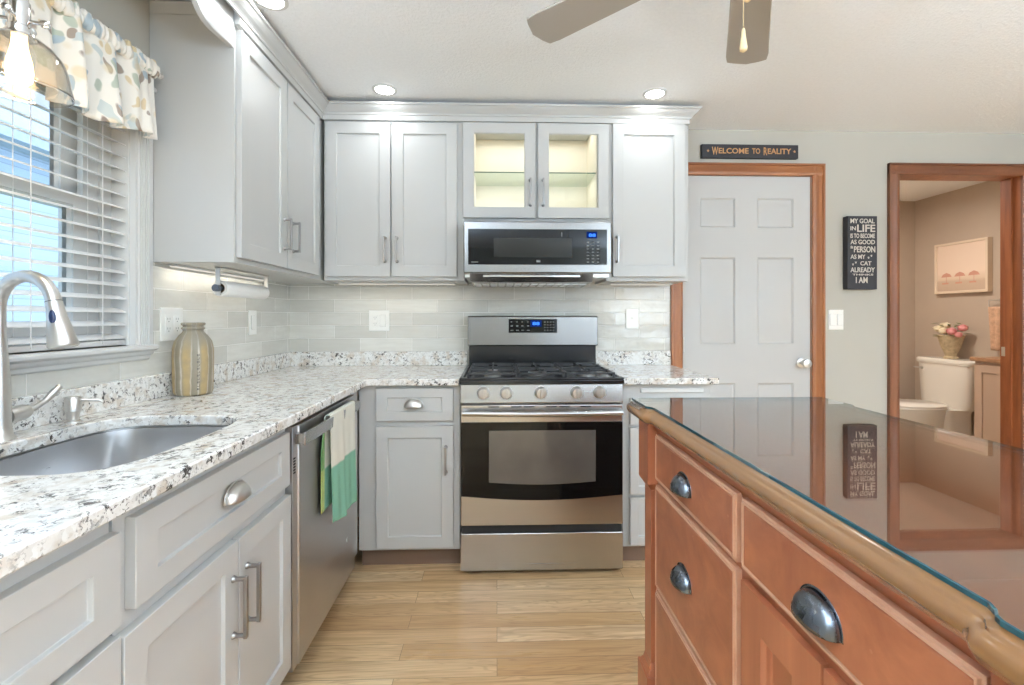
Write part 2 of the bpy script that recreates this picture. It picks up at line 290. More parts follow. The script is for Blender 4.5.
# ---------------------------------------------------------------- mesh helpers
class MB:
    def __init__(s): s.bm = bmesh.new()
    def v(s, p): return s.bm.verts.new(p)
    def f(s, vs, mi=0):
        try: fc = s.bm.faces.new(vs); fc.material_index = mi; return fc
        except ValueError: return None
    def box(s, x0, x1, y0, y1, z0, z1, mi=0):
        p = [s.v((x, y, z)) for z in (z0, z1) for y in (y0, y1) for x in (x0, x1)]
        for q in ((0, 2, 3, 1), (4, 5, 7, 6), (0, 1, 5, 4), (2, 6, 7, 3), (0, 4, 6, 2), (1, 3, 7, 5)): s.f([p[i] for i in q], mi)
        return s
    def rings(s, rings, close=True, cap0=True, cap1=True, mi=0, capmi=None):
        vs = [[s.v(p) for p in r] for r in rings]; n = len(vs[0])
        for a, b in zip(vs, vs[1:]):
            for i in range(n if close else n-1):
                j = (i+1) % n; s.f([a[i], a[j], b[j], b[i]], mi)
        if cap0: s.f(list(reversed(vs[0])), mi if capmi is None else capmi)
        if cap1: s.f(vs[-1], mi if capmi is None else capmi)
        return s
    def cyl(s, p0, p1, r0, r1=None, n=20, caps=True, mi=0):
        r1 = r0 if r1 is None else r1; return s.tube([p0, p1], [r0, r1], n, caps, mi)
    def tube(s, pts, rad, n=14, caps=True, mi=0):
        pts = [Vector(p) for p in pts]
        if not hasattr(rad, '__len__'): rad = [rad]*len(pts)
        rings = []; up = None
        for i, p in enumerate(pts):
            t = (pts[min(i+1, len(pts)-1)]-pts[max(i-1, 0)]).normalized()
            if up is None:
                up = Vector((0, 0, 1)) if abs(t.z) < .9 else Vector((1, 0, 0))
            a = t.cross(up).normalized(); b = a.cross(t).normalized(); up = b
            rings.append([tuple(p+a*rad[i]*cos(2*pi*k/n)+b*rad[i]*sin(2*pi*k/n)) for k in range(n)])
        return s.rings(rings, True, caps, caps, mi)
    def lathe(s, prof, c=(0, 0, 0), n=32, axis='z', caps=True, mi=0):
        rs = []
        for r, h in prof:
            ring = []
            for k in range(n):
                a, b = r*cos(2*pi*k/n), r*sin(2*pi*k/n)
                ring.append({'z': (c[0]+a, c[1]+b, c[2]+h), 'y': (c[0]+a, c[1]+h, c[2]-b), 'x': (c[0]+h, c[1]+a, c[2]+b)}[axis])
            rs.append(ring)
        return s.rings(rs, True, caps, caps, mi)
    def ball(s, c, r, n=12, sq=(1, 1, 1)):
        prof = [(max(1e-4, sin(pi*i/n)), -cos(pi*i/n)) for i in range(n+1)]
        return s.rings([[(c[0]+r*sq[0]*a*cos(2*pi*k/(2*n)), c[1]+r*sq[1]*a*sin(2*pi*k/(2*n)), c[2]+r*sq[2]*h) for k in range(2*n)] for a, h in prof])
    def prism(s, poly, axis, a, b, mi=0):
        # poly: 2d points; axis 'x': (y,z), 'y': (x,z), 'z': (x,y)
        P = lambda u, w, t: {'x': (t, u, w), 'y': (u, t, w), 'z': (u, w, t)}[axis]
        return s.rings([[P(u, w, a) for u, w in poly], [P(u, w, b) for u, w in poly]], mi=mi)
    def grid(s, fn, nu, nv, mi=0):
        vs = [[s.v(fn(i/nu, j/nv)) for i in range(nu+1)] for j in range(nv+1)]
        for j in range(nv):
            for i in range(nu): s.f([vs[j][i], vs[j][i+1], vs[j+1][i+1], vs[j+1][i]], mi)
        return s
    def panelled(s, xs, zs, panels, steps, t, y=0.0, hole=False):
        # slab whose front (y) carries framed panels in the listed cells; steps: (inset, depth)
        x0, x1, z0, z1 = xs[0], xs[-1], zs[0], zs[-1]; vm = {}
        def V(x, yy, z):
            k = (round(x, 5), round(yy, 5), round(z, 5))
            if k not in vm: vm[k] = s.v((x, yy, z))
            return vm[k]
        def rect(a, b, c, d, yy): return [V(a, yy, c), V(b, yy, c), V(b, yy, d), V(a, yy, d)]
        for i in range(len(xs)-1):
            for j in range(len(zs)-1):
                a, b, c, d = xs[i], xs[i+1], zs[j], zs[j+1]
                r = rect(a, b, c, d, y)
                if (i, j) in panels:
                    for ins, dep in steps:
                        q = rect(a+ins, b-ins, c+ins, d-ins, y+dep)
                        for k in range(4): s.f([r[k], r[(k+1) % 4], q[(k+1) % 4], q[k]])
                        r = q
                    if not hole: s.f(r)
                else: s.f(r)
                bk = rect(a, b, c, d, y+t)
                if not (hole and (i, j) in panels): s.f(list(reversed(bk)))
        for i in range(len(xs)-1):
            s.f([V(xs[i], y+t, z0), V(xs[i+1], y+t, z0), V(xs[i+1], y, z0), V(xs[i], y, z0)])
            s.f([V(xs[i], y, z1), V(xs[i+1], y, z1), V(xs[i+1], y+t, z1), V(xs[i], y+t, z1)])
        for j in range(len(zs)-1):
            s.f([V(x0, y, zs[j]), V(x0, y, zs[j+1]), V(x0, y+t, zs[j+1]), V(x0, y+t, zs[j])])
            s.f([V(x1, y, zs[j]), V(x1, y+t, zs[j]), V(x1, y+t, zs[j+1]), V(x1, y, zs[j+1])])
        return s
    def build(s, name, mats, parent=None, bevel=0, smooth=True, solid=0, seg=2, loc=None, sub=0, ang=40):
        bmesh.ops.recalc_face_normals(s.bm, faces=s.bm.faces)
        me = bpy.data.meshes.new(name); s.bm.to_mesh(me); s.bm.free()
        for mt in (mats if isinstance(mats, (list, tuple)) else [mats]): me.materials.append(mt)
        if smooth:
            me.shade_smooth(); me.set_sharp_from_angle(angle=R(ang))
        o = bpy.data.objects.new(name, me); C.objects.link(o)
        if parent: o.parent = parent
        if loc: o.location = loc
        if solid:
            md = o.modifiers.new('thick', 'SOLIDIFY'); md.thickness = solid; md.offset = 0
        if bevel:
            md = o.modifiers.new('edge', 'BEVEL'); md.width = bevel; md.segments = seg; md.limit_method = 'ANGLE'; md.angle_limit = R(35); md.harden_normals = False
        if sub:
            md = o.modifiers.new('sub', 'SUBSURF'); md.levels = sub; md.render_levels = sub
        return o
def tag(o, label=None, cat=None, group=None, kind=None):
    if label: o['label'] = label
    if cat: o['category'] = cat
    if group: o['group'] = group
    if kind: o['kind'] = kind
    return o
def thing(name, label, cat, loc=(0, 0, 0), rz=0, group=None, kind=None):
    o = bpy.data.objects.new(name, None); C.objects.link(o); o.empty_display_size = .05
    o.location = loc; o.rotation_euler = (0, 0, rz); return tag(o, label, cat, group, kind)
def struct(mb, name, mat, label, cat, bevel=0, parent=None):
    return tag(mb.build(name, mat, parent, bevel), label, cat, kind='structure')
def copy_tree(o, parent=None):
    c = o.copy(); C.objects.link(c); c.parent = parent
    for ch in list(o.children): copy_tree(ch, c)
    return c
def text(name, s, x0, x1, z0, z1, y, mat, parent, depth=.0015, flipface=False):
    cu = bpy.data.curves.new(name, 'FONT'); cu.body = s; cu.extrude = .02; cu.resolution_u = 3; cu.offset = .018
    t = bpy.data.objects.new('tmp', cu); C.objects.link(t); dg = bpy.context.evaluated_depsgraph_get(); dg.update()
    me = bpy.data.meshes.new_from_object(t.evaluated_get(dg)); bpy.data.objects.remove(t)
    xs = [v.co.x for v in me.vertices]; ys = [v.co.y for v in me.vertices]
    a, b, c, d = min(xs), max(xs), min(ys), max(ys)
    for v in me.vertices:
        x, yy, z = v.co
        v.co = (x0+(x-a)/(b-a)*(x1-x0), y-(z+.02)/.04*depth, z0+(yy-c)/(d-c)*(z1-z0))
    me.name = name; me.materials.clear(); me.materials.append(mat)
    o = bpy.data.objects.new(name, me); C.objects.link(o); o.parent = parent; return o

# ---------------------------------------------------------------- room shell
CE = 2.36; WL = -1.245; WB = 2.86
struct(MB().box(WL-.1, 3.9, -3.0, WB+.12, -.05, 0), 'floor', M['floor'], 'light oak plank floor of the kitchen', 'floor')
struct(MB().box(WL-.15, 3.9, -3.0, WB+.12, CE, CE+.1), 'ceiling', M['ceiling'], 'white textured kitchen ceiling', 'ceiling')
b = MB(); T = WB+.12
b.box(WL-.15, 1.135, WB, T, 0, CE).box(1.135, 1.95, WB, T, 2.08, CE).box(1.95, 2.50, WB, T, 0, CE).box(2.50, 3.312, WB, T, 2.107, CE).box(3.312, 3.9, WB, T, 0, CE)
struct(b, 'wall_back', M['wallpaint'], 'greige painted back wall with the two doorways', 'wall')
WY0, WY1, WZ0, WZ1 = .70, 1.640, 1.108, 1.93
b = MB(); b.box(WL-.15, WL, -3.0, WY0, 0, CE).box(WL-.15, WL, WY1, T, 0, CE).box(WL-.15, WL, WY0, WY1, 0, WZ0).box(WL-.15, WL, WY0, WY1, WZ1, CE)
struct(b, 'wall_left', M['wallpaint'], 'greige painted left wall around the sink window', 'wall')
b = MB(); b.box(3.8, 3.9, -3.0, -2.0, 0, CE).box(3.8, 3.9, .2, T, 0, CE).box(3.8, 3.9, -2.0, .2, 0, .9).box(3.8, 3.9, -2.0, .2, 2.0, CE)
struct(b, 'wall_right', M['wallpaint'], 'greige painted right wall of the kitchen', 'wall')
b = MB(); b.box(WL-.15, 1.0, -3.1, -3.0, 0, CE).box(1.0, 1.5, -3.1, -3.0, 2.08, CE).box(1.5, 2.1, -3.1, -3.0, 0, CE).box(2.1, 3.5, -3.1, -3.0, 0, .8).box(2.1, 3.5, -3.1, -3.0, 2.0, CE).box(3.5, 3.9, -3.1, -3.0, 0, CE)
struct(b, 'wall_rear', M['wallpaint'], 'greige painted rear wall with the glass door and wide window', 'wall')
# sliding door behind the camera, rear and right windows made up for the light
w = thing('door_3', 'white framed narrow glass door in the rear wall', 'door', (1.0, -3.04, 0), 0, kind='structure')
MB().panelled([0, .05, .45, .5], [0.02, .12, 2.02, 2.08], {(1, 1)}, [(0.0, .03)], .05, hole=True).build('door_frame', M['trimwhite'], w)
MB().box(.05, .45, .02, .026, .12, 2.02).build('pane', M['pane'], w)
w = thing('added_window_3', 'white framed wide window in the rear wall', 'window', (2.1, -3.04, 0), 0, kind='structure')
MB().panelled([0, .06, .67, .73, 1.34, 1.4], [.8, .86, 1.94, 2.0], {(1, 1), (3, 1)}, [(0.0, .03)], .05, hole=True).build('window_frame', M['trimwhite'], w)
for x in (.06, .73): MB().box(x, x+.61, .02, .026, .86, 1.94).build('pane', M['pane'], w)
w = thing('added_window_2', 'white framed window in the right wall', 'window', (3.83, -2.0, 0), pi/2, kind='structure')
MB().panelled([0, .07, 1.065, 1.135, 2.13, 2.2], [.9, .97, 1.93, 2.0], {(1, 1), (3, 1)}, [(0.0, .03)], .04, hole=True).build('window_frame', M['trimwhite'], w)
for x in (.07, 1.135): MB().box(x, x+.995, .02, .026, .97, 1.93).build('pane', M['pane'], w)

# bathroom beyond the right doorway
BX, BY = 4.17, 4.56
struct(MB().box(2.2, BX+.1, T, BY+.1, -.05, 0), 'floor_bathroom', M['bathfloor'], 'beige bathroom floor', 'floor')
struct(MB().box(2.2, BX+.1, T, BY+.1, CE, CE+.1), 'ceiling_bathroom', M['ceiling'], 'white bathroom ceiling', 'ceiling')
struct(MB().box(2.2, BX+.1, BY, BY+.1, 0, CE), 'wall_bathroom_back', M['bathpaint'], 'warm beige far wall of the bathroom', 'wall')
struct(MB().box(BX, BX+.1, T-.12, BY, 0, CE), 'wall_bathroom_right', M['bathpaint'], 'warm taupe wall behind the toilet', 'wall')
struct(MB().box(2.2, 2.3, T, BY, 0, CE), 'wall_bathroom_left', M['bathpaint'], 'warm beige left wall of the bathroom', 'wall')
struct(MB().box(3.9, BX, T-.01, T+.1, 0, CE), 'wall_bathroom_front', M['bathpaint'], 'bathroom side of the doorway wall', 'wall')

# tile backsplash
struct(MB().box(WL+.006, 1.064, WB-.008, WB-.0005, .90, 1.44), 'trim_1', M['tile_b'], 'pale grey glazed subway tile on the back wall', 'tile')
b = MB(); b.box(WL+.0005, WL+.008, 1.715, WB-.0005, .90, 1.42).box(WL+.0005, WL+.008, -.6, 1.715, .90, 1.09)
struct(b, 'trim_2', M['tile_l'], 'pale grey glazed subway tile on the left wall', 'tile')

# door casings (moulded)
def casing(x0, x1, ztop, wd, mz, mx, name, label, zl0=0.0, left=True):
    t = thing(name, label, 'door trim', (x0, WB, 0), kind='structure'); W = x1-x0
    prof = [(0, 0), (0, .012), (.006, .016), (wd*.35, .017), (wd*.45, .014), (wd*.8, .014), (wd*.86, .022), (wd, .022), (wd, 0)]
    if left: MB().rings([[(wd-u, -d, z) for u, d in [(a, c) for a, c in prof]] for z in (zl0,)]+[[(wd-u, -d, ztop-(wd-u)*-1 if False else ztop-u*0-(0)) for u, d in prof]], mi=0).build('upright', mz, t)
    MB().rings([[(W-wd+u, -d, z) for u, d in prof] for z in (0, ztop)]).build('upright', mz, t)
    MB().rings([[(x, -d-.0005, ztop-wd+u) for u, d in prof] for x in (0, W)]).build('header', mx, t)
    return t
casing(1.065, 2.027, 2.152, .074, M['oak_z'], M['oak_x'], 'trim_3', 'honey stained wood casing around the white door')
casing(2.436, 3.370, 2.163, .070, M['oakd_z'], M['oakd_x'], 'trim_4', 'brown stained wood casing around the bathroom doorway')
t = thing('trim_5', 'reddish stained jamb lining the bathroom doorway', 'door jamb', (0, WB, 0), kind='structure')
MB().box(2.50, 2.512, 0, .12, 0, 2.107).build('jamb_side', M['oakd_z'], t)
MB().box(3.300, 3.312, 0, .12, 0, 2.107).box(3.288, 3.300, .045, .08, 0, 2.095).build('jamb_side', M['jamb'], t)
MB().box(2.512, 3.300, 0, .12, 2.095, 2.107).build('jamb_head', M['jamb'], t)
MB().box(3.2985, 3.2999, .086, .112, .95, 1.01).build('strike_plate', M['nickel'], t)
t = thing('trim_6', 'honey stained jamb around the closed white door', 'door jamb', (0, WB, 0), kind='structure')
MB().box(1.948, 1.95, 0, .12, 0, 2.08).box(1.135, 1.143, 0, .12, 0, 2.08).build('jamb_side', M['oak_z'], t)
MB().box(1.143, 1.948, 0, .12, 2.078, 2.08).build('jamb_head', M['oak_x'], t)
# six panel door
d1 = thing('door_1', 'white six-panel door closed under the welcome sign', 'door', (1.144, WB+.003, .006), kind='structure')
W = .803; xs = [0, .110, .330, .470, .698, W]
zs = [0, .245, .79, 1.03, 1.568, 1.752, 1.935, 2.071]
b = MB().panelled(xs, zs, {(i, j) for i in (1, 3) for j in (1, 3, 5)}, [(.010, .009), (.022, .009), (.048, .002)], .035)
b.build('door_slab', M['doorwhite'], d1, .0012)
b = MB().lathe([(.028, 0), (.028, -.006), (.012, -.012), (.011, -.030), (.024, -.040), (.029, -.055), (.025, -.066), (.012, -.070)], (.745, 0, .915), 24, 'y')
b.build('knob', M['nickel'], d1)
for z in (.22, 1.03, 1.84): MB().cyl((.004, -.006, z-.045), (.004, -.006, z+.045), .006, n=10).build('hinge', M['nickel'], d1)

# baseboard
struct(MB().box(2.028, 2.435, WB-.014, WB, 0, .09), 'baseboard_back', M['oak_x'], 'stained baseboard between the two doorways', 'baseboard', .003)

# ---------------------------------------------------------------- window over the sink
w = thing('window_1', 'white double-hung window above the sink', 'window', (WL, WY0, 0), pi/2, kind='structure')
L = WY1-WY0
# local: x along wall (+Y), y into wall
def flute(b, x0, x1, z0, z1, horiz=False):
    n = 5; wd = (x1-x0)
    prof = [(0, 0), (0, .018)]
    for k in range(n):
        a = wd*(.16+.68*k/n); c = wd*(.16+.68*(k+.5)/n); prof += [(a, .018), (a+.001, .022), (c, .022), (c+.001, .018)]
    prof += [(wd, .018), (wd, 0)]
    b.rings([[(x0+u, -d, z) for u, d in prof] for z in (z0, z1)])
b = MB(); flute(b, L-.004, L+.078, WZ0-.004, WZ1+.004); b.build('window_frame', M['trimwhite'], w)
b = MB(); flute(b, -.078, .004, WZ0-.004, WZ1+.004); b.build('window_frame', M['trimwhite'], w)
MB().box(-.08, L+.08, -.022, 0, WZ1, WZ1+.075).box(-.08, L+.08, -.030, 0, WZ1+.075, WZ1+.09).build('window_frame', M['trimwhite'], w, .002)
# stool and apron: stepped profile
prof = [(.06, 1.108), (-.046, 1.108), (-.052, 1.104), (-.052, 1.095), (-.046, 1.090), (-.036, 1.087), (-.033, 1.079), (-.028, 1.074), (-.022, 1.071), (-.020, 1.060), (-.014, 1.055), (.0, 1.055), (0, 1.085), (.06, 1.085)]
MB().prism([(y, z) for y, z in prof], 'x', -.062, L+.062).build('window_sill', M['trimwhite'], w, .0015)
# reveal lining + sashes
MB().box(L-.012, L, 0, .15, WZ0, WZ1).box(L-.055, L-.012, .056, .15, WZ0, WZ1).box(L-.10, L-.055, .064, .15, WZ0, WZ1).box(0, .012, 0, .15, WZ0, WZ1).box(.012, L-.012, 0, .15, WZ1-.012, WZ1).box(.012, L-.012, .055, .15, WZ0-.004, WZ0+.018).build('window_lining', M['trimwhite'], w)
for z0, z1, y0, nm in ((WZ0+.02, 1.585, .055, 'lower'), (1.545, WZ1-.012, .092, 'upper')):
    xs = [.012, .075, L-.165+.045, L-.012]
    s = MB().panelled([.012, .060, L-.155, L-.10], [z0, z0+.05, z1-.035, z1], {(1, 1)}, [(.0, .006), (.008, .014)], .034, y0, hole=True).build('sash', M['trimwhite'], w, .001)
    MB().box(.060, L-.155, y0+.016, y0+.020, z0+.05, z1-.035).build('pane', M['pane'], s)
MB().box(L-.118, L-.1005, .058, .075, WZ0+.02, WZ1-.012).box(.012, .02, .05, .14, WZ0+.02, WZ1-.012).build('window_track', M['trimwhite'], w)
# blind
bl = thing('window_blind', 'white horizontal slat blind lowered in the sink window', 'blind', (WL, WY0, 0), pi/2)
MB().box(.014, L-.014, .002, .05, WZ1-.06, WZ1-.014).build('headrail', M['slat'], bl, .002)
proto = None; z = WZ0+.035; k = 0
while z < WZ1-.07:
    if proto is None:
        b = MB()
        b.rings([[(x, .027+(.5-u)*.048*cos(R(17)), (.5-u)*.048*sin(R(17))+.003*sin(pi*u)+dz) for u, dz in [(i/6, 0) for i in range(7)]+[(i/6, -.0026) for i in range(6, -1, -1)]] for x in (.016, L-.016)])
        proto = b.build('slat', M['slat'], bl); o = proto
    else:
        o = proto.copy(); C.objects.link(o); o.parent = bl
    o.location = (0, 0, z); z += .0432
MB().box(.016, L-.016, .004, .050, WZ0+.004, WZ0+.020).build('bottom_rail', M['slat'], bl, .002)
for x in (.12, .36, .60, .83):
    b = MB()
    for y in (.0035, .0505): b.box(x-.0012, x+.0012, y-.0008, y+.0008, WZ0+.01, WZ1-.05)
    b.build('ladder_cord', M['slat'], bl)
# valance curtain on a rod
cu = thing('curtain_valance', 'short botanical print valance gathered on a rod above the window', 'curtain', (WL, WY0-.09, 0), pi/2)
CL = 1.030
def cl(u, v):
    x = u*CL; z = 2.035-.245*v-.018*sin(u*11)*v
    amp = .010+.016*v; f = sin(u*52+1.3*sin(u*9))*amp + .5*amp*sin(u*97+v*1.5)
    return (x, -.085+f-.012*v, z)
MB().grid(cl, 260, 20).build('curtain_cloth', M['fabric'], cu, solid=.0015)
def pocket(u, v):
    a = 2*pi*v; r = .015+.0014*(sin(u*311)+sin(u*467+2+v*3)+sin(u*223+4+v*6)+sin(u*131))
    z = 2.035+r*cos(a)*1.25+ ((.010+.004*sin(u*290)+.004*sin(u*173+1)) if cos(a) > .55 else 0)
    return (u*CL, -.085+r*sin(a), z)
MB().grid(pocket, 420, 14).build('rod_pocket', M['fabric'], cu)
b = MB().cyl((-.01, -.085, 2.035), (CL+.01, -.085, 2.035), .007); b.cyl((CL+.004, -.085, 2.035), (CL+.004, 0, 2.035), .005); b.cyl((-.004, -.085, 2.035), (-.004, 0, 2.035), .005)
b.ball((CL+.014, -.085, 2.035), .011, 8); b.build('curtain_rod', M['nickel'], cu)

# neighbouring house outside
h = thing('house_exterior', 'blue lap-sided neighboring house seen through the window', 'house', (-5.2, 0, -.6), kind='thing')
MB().box(-4, 0, -6, 9, 0, 3.62).build('wall', M['siding'], h)
MB().prism([(-4.3, 3.6), (.35, 3.6), (.35, 3.74), (-2.6, 6.6), (-4.3, 5.2)], 'y', -6.3, 9.3).build('roof', M['roof'], h)
MB().panelled([0, .08, .8, .88], [1.6, 1.68, 2.7, 2.78], {(1, 1)}, [(0, .02)], .03).build('window', M['trimwhite'], h, loc=(.03, 1.2, 0)).rotation_euler = (0, 0, pi/2)
struct(MB().box(-16, WL-.4, -10, 14, -.7, -.6), 'ground', paint('lawn', lin(120, 140, 90), .9, .2), 'lawn between the houses', 'lawn')

# ---------------------------------------------------------------- hardware
def bar_pull(parent, x, z0, z1, y=-.0, vertical=True, mat=None):
    mat = mat or M['pull']; b = MB(); e = .035
    if vertical:
        b.box(x-.005, x+.005, y-e, y-e+.009, z0, z1)
        for z in (z0+.006, z1-.006): b.cyl((x, y-e+.004, z), (x, y, z), .0055, .0055, 12); b.cyl((x, y-.008, z), (x, y, z), .006, .0095, 12)
    return b.build('handle', mat, parent, .0012)
def cup_pull(parent, x, z, w=.088, h=.036, p=.028, mat=None, y=0.0):
    b = MB()
    b.grid(lambda u, v: (x+w/2*cos(pi*u), y-.0015-p*(max(0, sin(pi*u)))**.75*sin(v*pi/2), z-h*.45+h*(max(0, sin(pi*u)))**.8*cos(v*pi/2)), 28, 10)
    # flange
    b.grid(lambda u, v: (x+(w/2*(1.0+.10*v))*cos(pi*u), y-.0015, z-h*.45+(h*(1+.16*v))*(max(0, sin(pi*u)))**.8), 28, 1)
    return b.build('handle', mat or M['nickel'], parent, solid=.0022)
def shaker(parent, name, x0, x1, z0, z1, rail=.055, t=.02, y=-.02, mat=None):
    return MB().panelled([x0, x0+rail, x1-rail, x1], [z0, z0+min(rail, (z1-z0)*.28), z1-min(rail, (z1-z0)*.28), z1], {(1, 1)}, [(.0015, .009)], t, y).build(name, mat or M['cab'], parent, .0014)
def face_frame(parent, W, z0, z1, st=.025, openings=None, y=0.0, d=.58, mat=None):
    b = MB().box(0, W, y, d, z0, z1); return b.build('cabinet_body', mat or M['cab'], parent, .0012)

# ---------------------------------------------------------------- left run base cabinets (local x=+Y, y into wall)
XF = -.655
def left(y0): return (XF, y0, 0)
c = thing('base_cabinet', 'white base cabinet with two drawers nearest the camera, left of the sink doors', 'cabinet', left(-.1), pi/2)
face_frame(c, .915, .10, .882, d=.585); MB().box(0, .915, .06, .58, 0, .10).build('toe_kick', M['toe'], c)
# local x of drawer right end: .819+.1
for nm, z0, z1 in (('drawer', .682, .842), ('drawer', .40, .666), ('drawer', .125, .385)):
    s = shaker(c, nm, .20, .919-.003, z0, z1); cup_pull(s, .575, (z0+z1)/2, y=-.02)
c = thing('sink_cabinet', 'white sink base cabinet with a cup-pull panel above two doors', 'cabinet', left(.822), pi/2)
b = MB().box(0, .655, 0, .02, .10, .882).box(0, .018, .02, .585, .10, .882).box(.637, .655, .02, .585, .10, .882).box(.018, .637, .02, .585, .10, .118).box(.018, .637, .575, .585, .118, .882)
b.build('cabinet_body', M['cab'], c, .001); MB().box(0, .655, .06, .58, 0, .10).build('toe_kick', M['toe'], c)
s = shaker(c, 'drawer_front', .026, .642, .69, .852); cup_pull(s, .338, .782, y=-.02)
s = shaker(c, 'door', .0, .353, .125, .658); bar_pull(s, .330, .432, .580, -.02)
s = shaker(c, 'door', .359, .650, .125, .658); bar_pull(s, .392, .432, .580, -.02)
# ---------------------------------------------------------------- dishwasher
c = thing('dishwasher', 'stainless steel dishwasher with towel on its bar handle', 'dishwasher', (-.645, 1.482, 0), pi/2)
MB().box(.004, .612, .03, .58, .10, .868).build('tub', M['dark'], c)
MB().box(.02, .59, .07, .5, .0, .10).build('toe_kick', M['dark'], c)
b = MB().box(0, .034, -.010, .03, .10, .862)
b.build('side_trim', M['dwsteel'], c, .0008)
b = MB().box(.034, .618, -.016, .03, .10, .862); b.build('door', M['dwsteel'], c, .003)
b = MB()
for k in range(6): b.box(.004, .018, -.0115, -.009, .715+k*.009, .719+k*.009)
b.build('vent', M['dark'], c)
pts = [(x, -.040-.004*sin(pi*(x-.01)/.59), 0) for x in [(.010+.59*i/24) for i in range(25)]]
b = MB(); b.rings([[(x, y-.005, .803), (x, y-.005, .842), (x, y+.005, .842), (x, y+.005, .803)] for x, y, _ in pts]); b.box(.012, .028, -.037, -.012, .806, .839).box(.582, .598, -.037, -.012, .806, .839)
b.build('handle', M['steel_h'], c, .002)
MB().lathe([(.010, 0), (.010, -.002), (.008, -.0025)], (.51, -.016, .27), 16, 'y').build('badge', M['chrome'], c)
# towel
tw = thing('dish_towel', 'green and white checked dish towel hanging from the dishwasher handle', 'towel', (-.585+.0, 1.60, 0), pi/2)
def twf(u, v):
    # u across, v along the drape: front hem, over the bar, down behind it to the back hem
    x = .108+.285*u; Lf = .385
    s = v*(Lf+.045+.335)
    fold = .007*sin(u*12+.6)+.004*sin(u*25+1)
    if s < Lf:
        k = 1-s/Lf; z = .846-(Lf-s)*(1+.04*sin(u*3)); y = .013-.012*k+fold*(.15+.85*k); x += (-.006-.035*(u-.5))*k
    elif s < Lf+.045:
        a = (s-Lf)/.045*pi; z = .846+.007*sin(a); y = .0235-.0105*cos(a)
    else:
        k = (s-Lf-.045)/.335; z = .846-(s-Lf-.045); y = .034+.002*sin(u*9)*k; x -= .034*min(1, k*3)*(1-u*.6)
    return (x, y-.001, z)
MB().grid(twf, 60, 90).build('towel_cloth', M['towel'], tw, solid=.003)
# corner panel
c = thing('corner_cabinet', 'white blank corner cabinet panel right of the dishwasher', 'cabinet', left(2.104), pi/2)
MB().box(0, .125, .0, .585, .10, .882).build('cabinet_body', M['cab'], c, .001); MB().box(0, .125, .06, .5, 0, .10).build('toe_kick', M['toe'], c)

# ---------------------------------------------------------------- back run base cabinets
YF = 2.245
c = thing('base_cabinet', 'white base cabinet with one drawer over one door, left of the range', 'cabinet', (-.653, YF, 0))
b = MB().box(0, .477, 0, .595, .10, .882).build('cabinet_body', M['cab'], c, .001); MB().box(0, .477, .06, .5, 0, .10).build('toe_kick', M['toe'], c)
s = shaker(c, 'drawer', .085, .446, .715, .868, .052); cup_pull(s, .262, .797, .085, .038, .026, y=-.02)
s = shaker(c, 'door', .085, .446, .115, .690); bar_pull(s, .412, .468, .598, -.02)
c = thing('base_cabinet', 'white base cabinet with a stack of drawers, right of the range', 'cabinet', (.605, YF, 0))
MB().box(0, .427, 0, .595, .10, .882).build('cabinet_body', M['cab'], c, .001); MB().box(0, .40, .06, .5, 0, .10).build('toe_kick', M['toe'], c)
MB().box(.085, .39, -.012, .02, .842, .862).build('pullout_board', M['trimwhite'], c, .002)
s = shaker(c, 'drawer', .032, .40, .690, .815, .04); s2 = shaker(c, 'drawer', .032, .40, .355, .675, .04); s3 = shaker(c, 'drawer', .032, .40, .115, .34, .04)
cup_pull(s, .215, .755, y=-.02); cup_pull(s2, .215, .52, y=-.02); cup_pull(s3, .215, .23, y=-.02)

# ---------------------------------------------------------------- countertops
def slab(name, outline, holes, z0, z1, mat, parent, bevel=.004):
    bm = bmesh.new(); edges = []
    for loop in [outline]+holes:
        vs = [bm.verts.new((x, y, z1)) for x, y in loop]
        for i in range(len(vs)): edges.append(bm.edges.new((vs[i], vs[(i+1) % len(vs)])))
    bmesh.ops.triangle_fill(bm, use_beauty=True, use_dissolve=False, edges=edges)
    r = bmesh.ops.extrude_face_region(bm, geom=list(bm.faces))
    for g in r['geom']:
        if isinstance(g, bmesh.types.BMVert): g.co.z = z0
    mb = MB(); mb.bm.free(); mb.bm = bm
    return mb.build(name, mat, parent, bevel, seg=3)
def sinkloop(e=0.0, n=56):
    cx, cy, a, bb, p = -.921, 1.156, .203+e, .262+e, 4.0; out = []
    for k in range(n):
        t = 2*pi*k/n; ct, st = cos(t), sin(t); r = (abs(ct)**p+abs(st)**p)**(-1/p)
        x, y = r*ct, r*st
        out.append((cx+a*x, cy+bb*y))
    return out
ct = thing('countertop', 'speckled granite L-shaped countertop around the sink, left of the range', 'countertop')
g0 = .004
slab('countertop_slab', [(WL+.009, -.6), (-.605, -.6), (-.605, 2.195), (-.595, 2.205), (-.178, 2.205), (-.178, WB-.009), (WL+.009, WB-.009)], [sinkloop()], .884, .914, M['granite'], ct)
slab('backsplash_strip', [(WL+.009, -.6), (WL+.029, -.6), (WL+.029, WB-.029), (-.178, WB-.029), (-.178, WB-.009), (WL+.009, WB-.009)], [], .914, .998, M['granite'], ct, .002)
ct2 = thing('countertop', 'small speckled granite countertop right of the range', 'countertop')
slab('countertop_slab', [(.598, 2.205), (1.058, 2.205), (1.058, WB-.009), (.598, WB-.009)], [], .884, .914, M['granite'], ct2)
MB().box(.598, 1.058, WB-.029, WB-.009, .914, .998).build('backsplash_strip', M['granite'], ct2, .002)

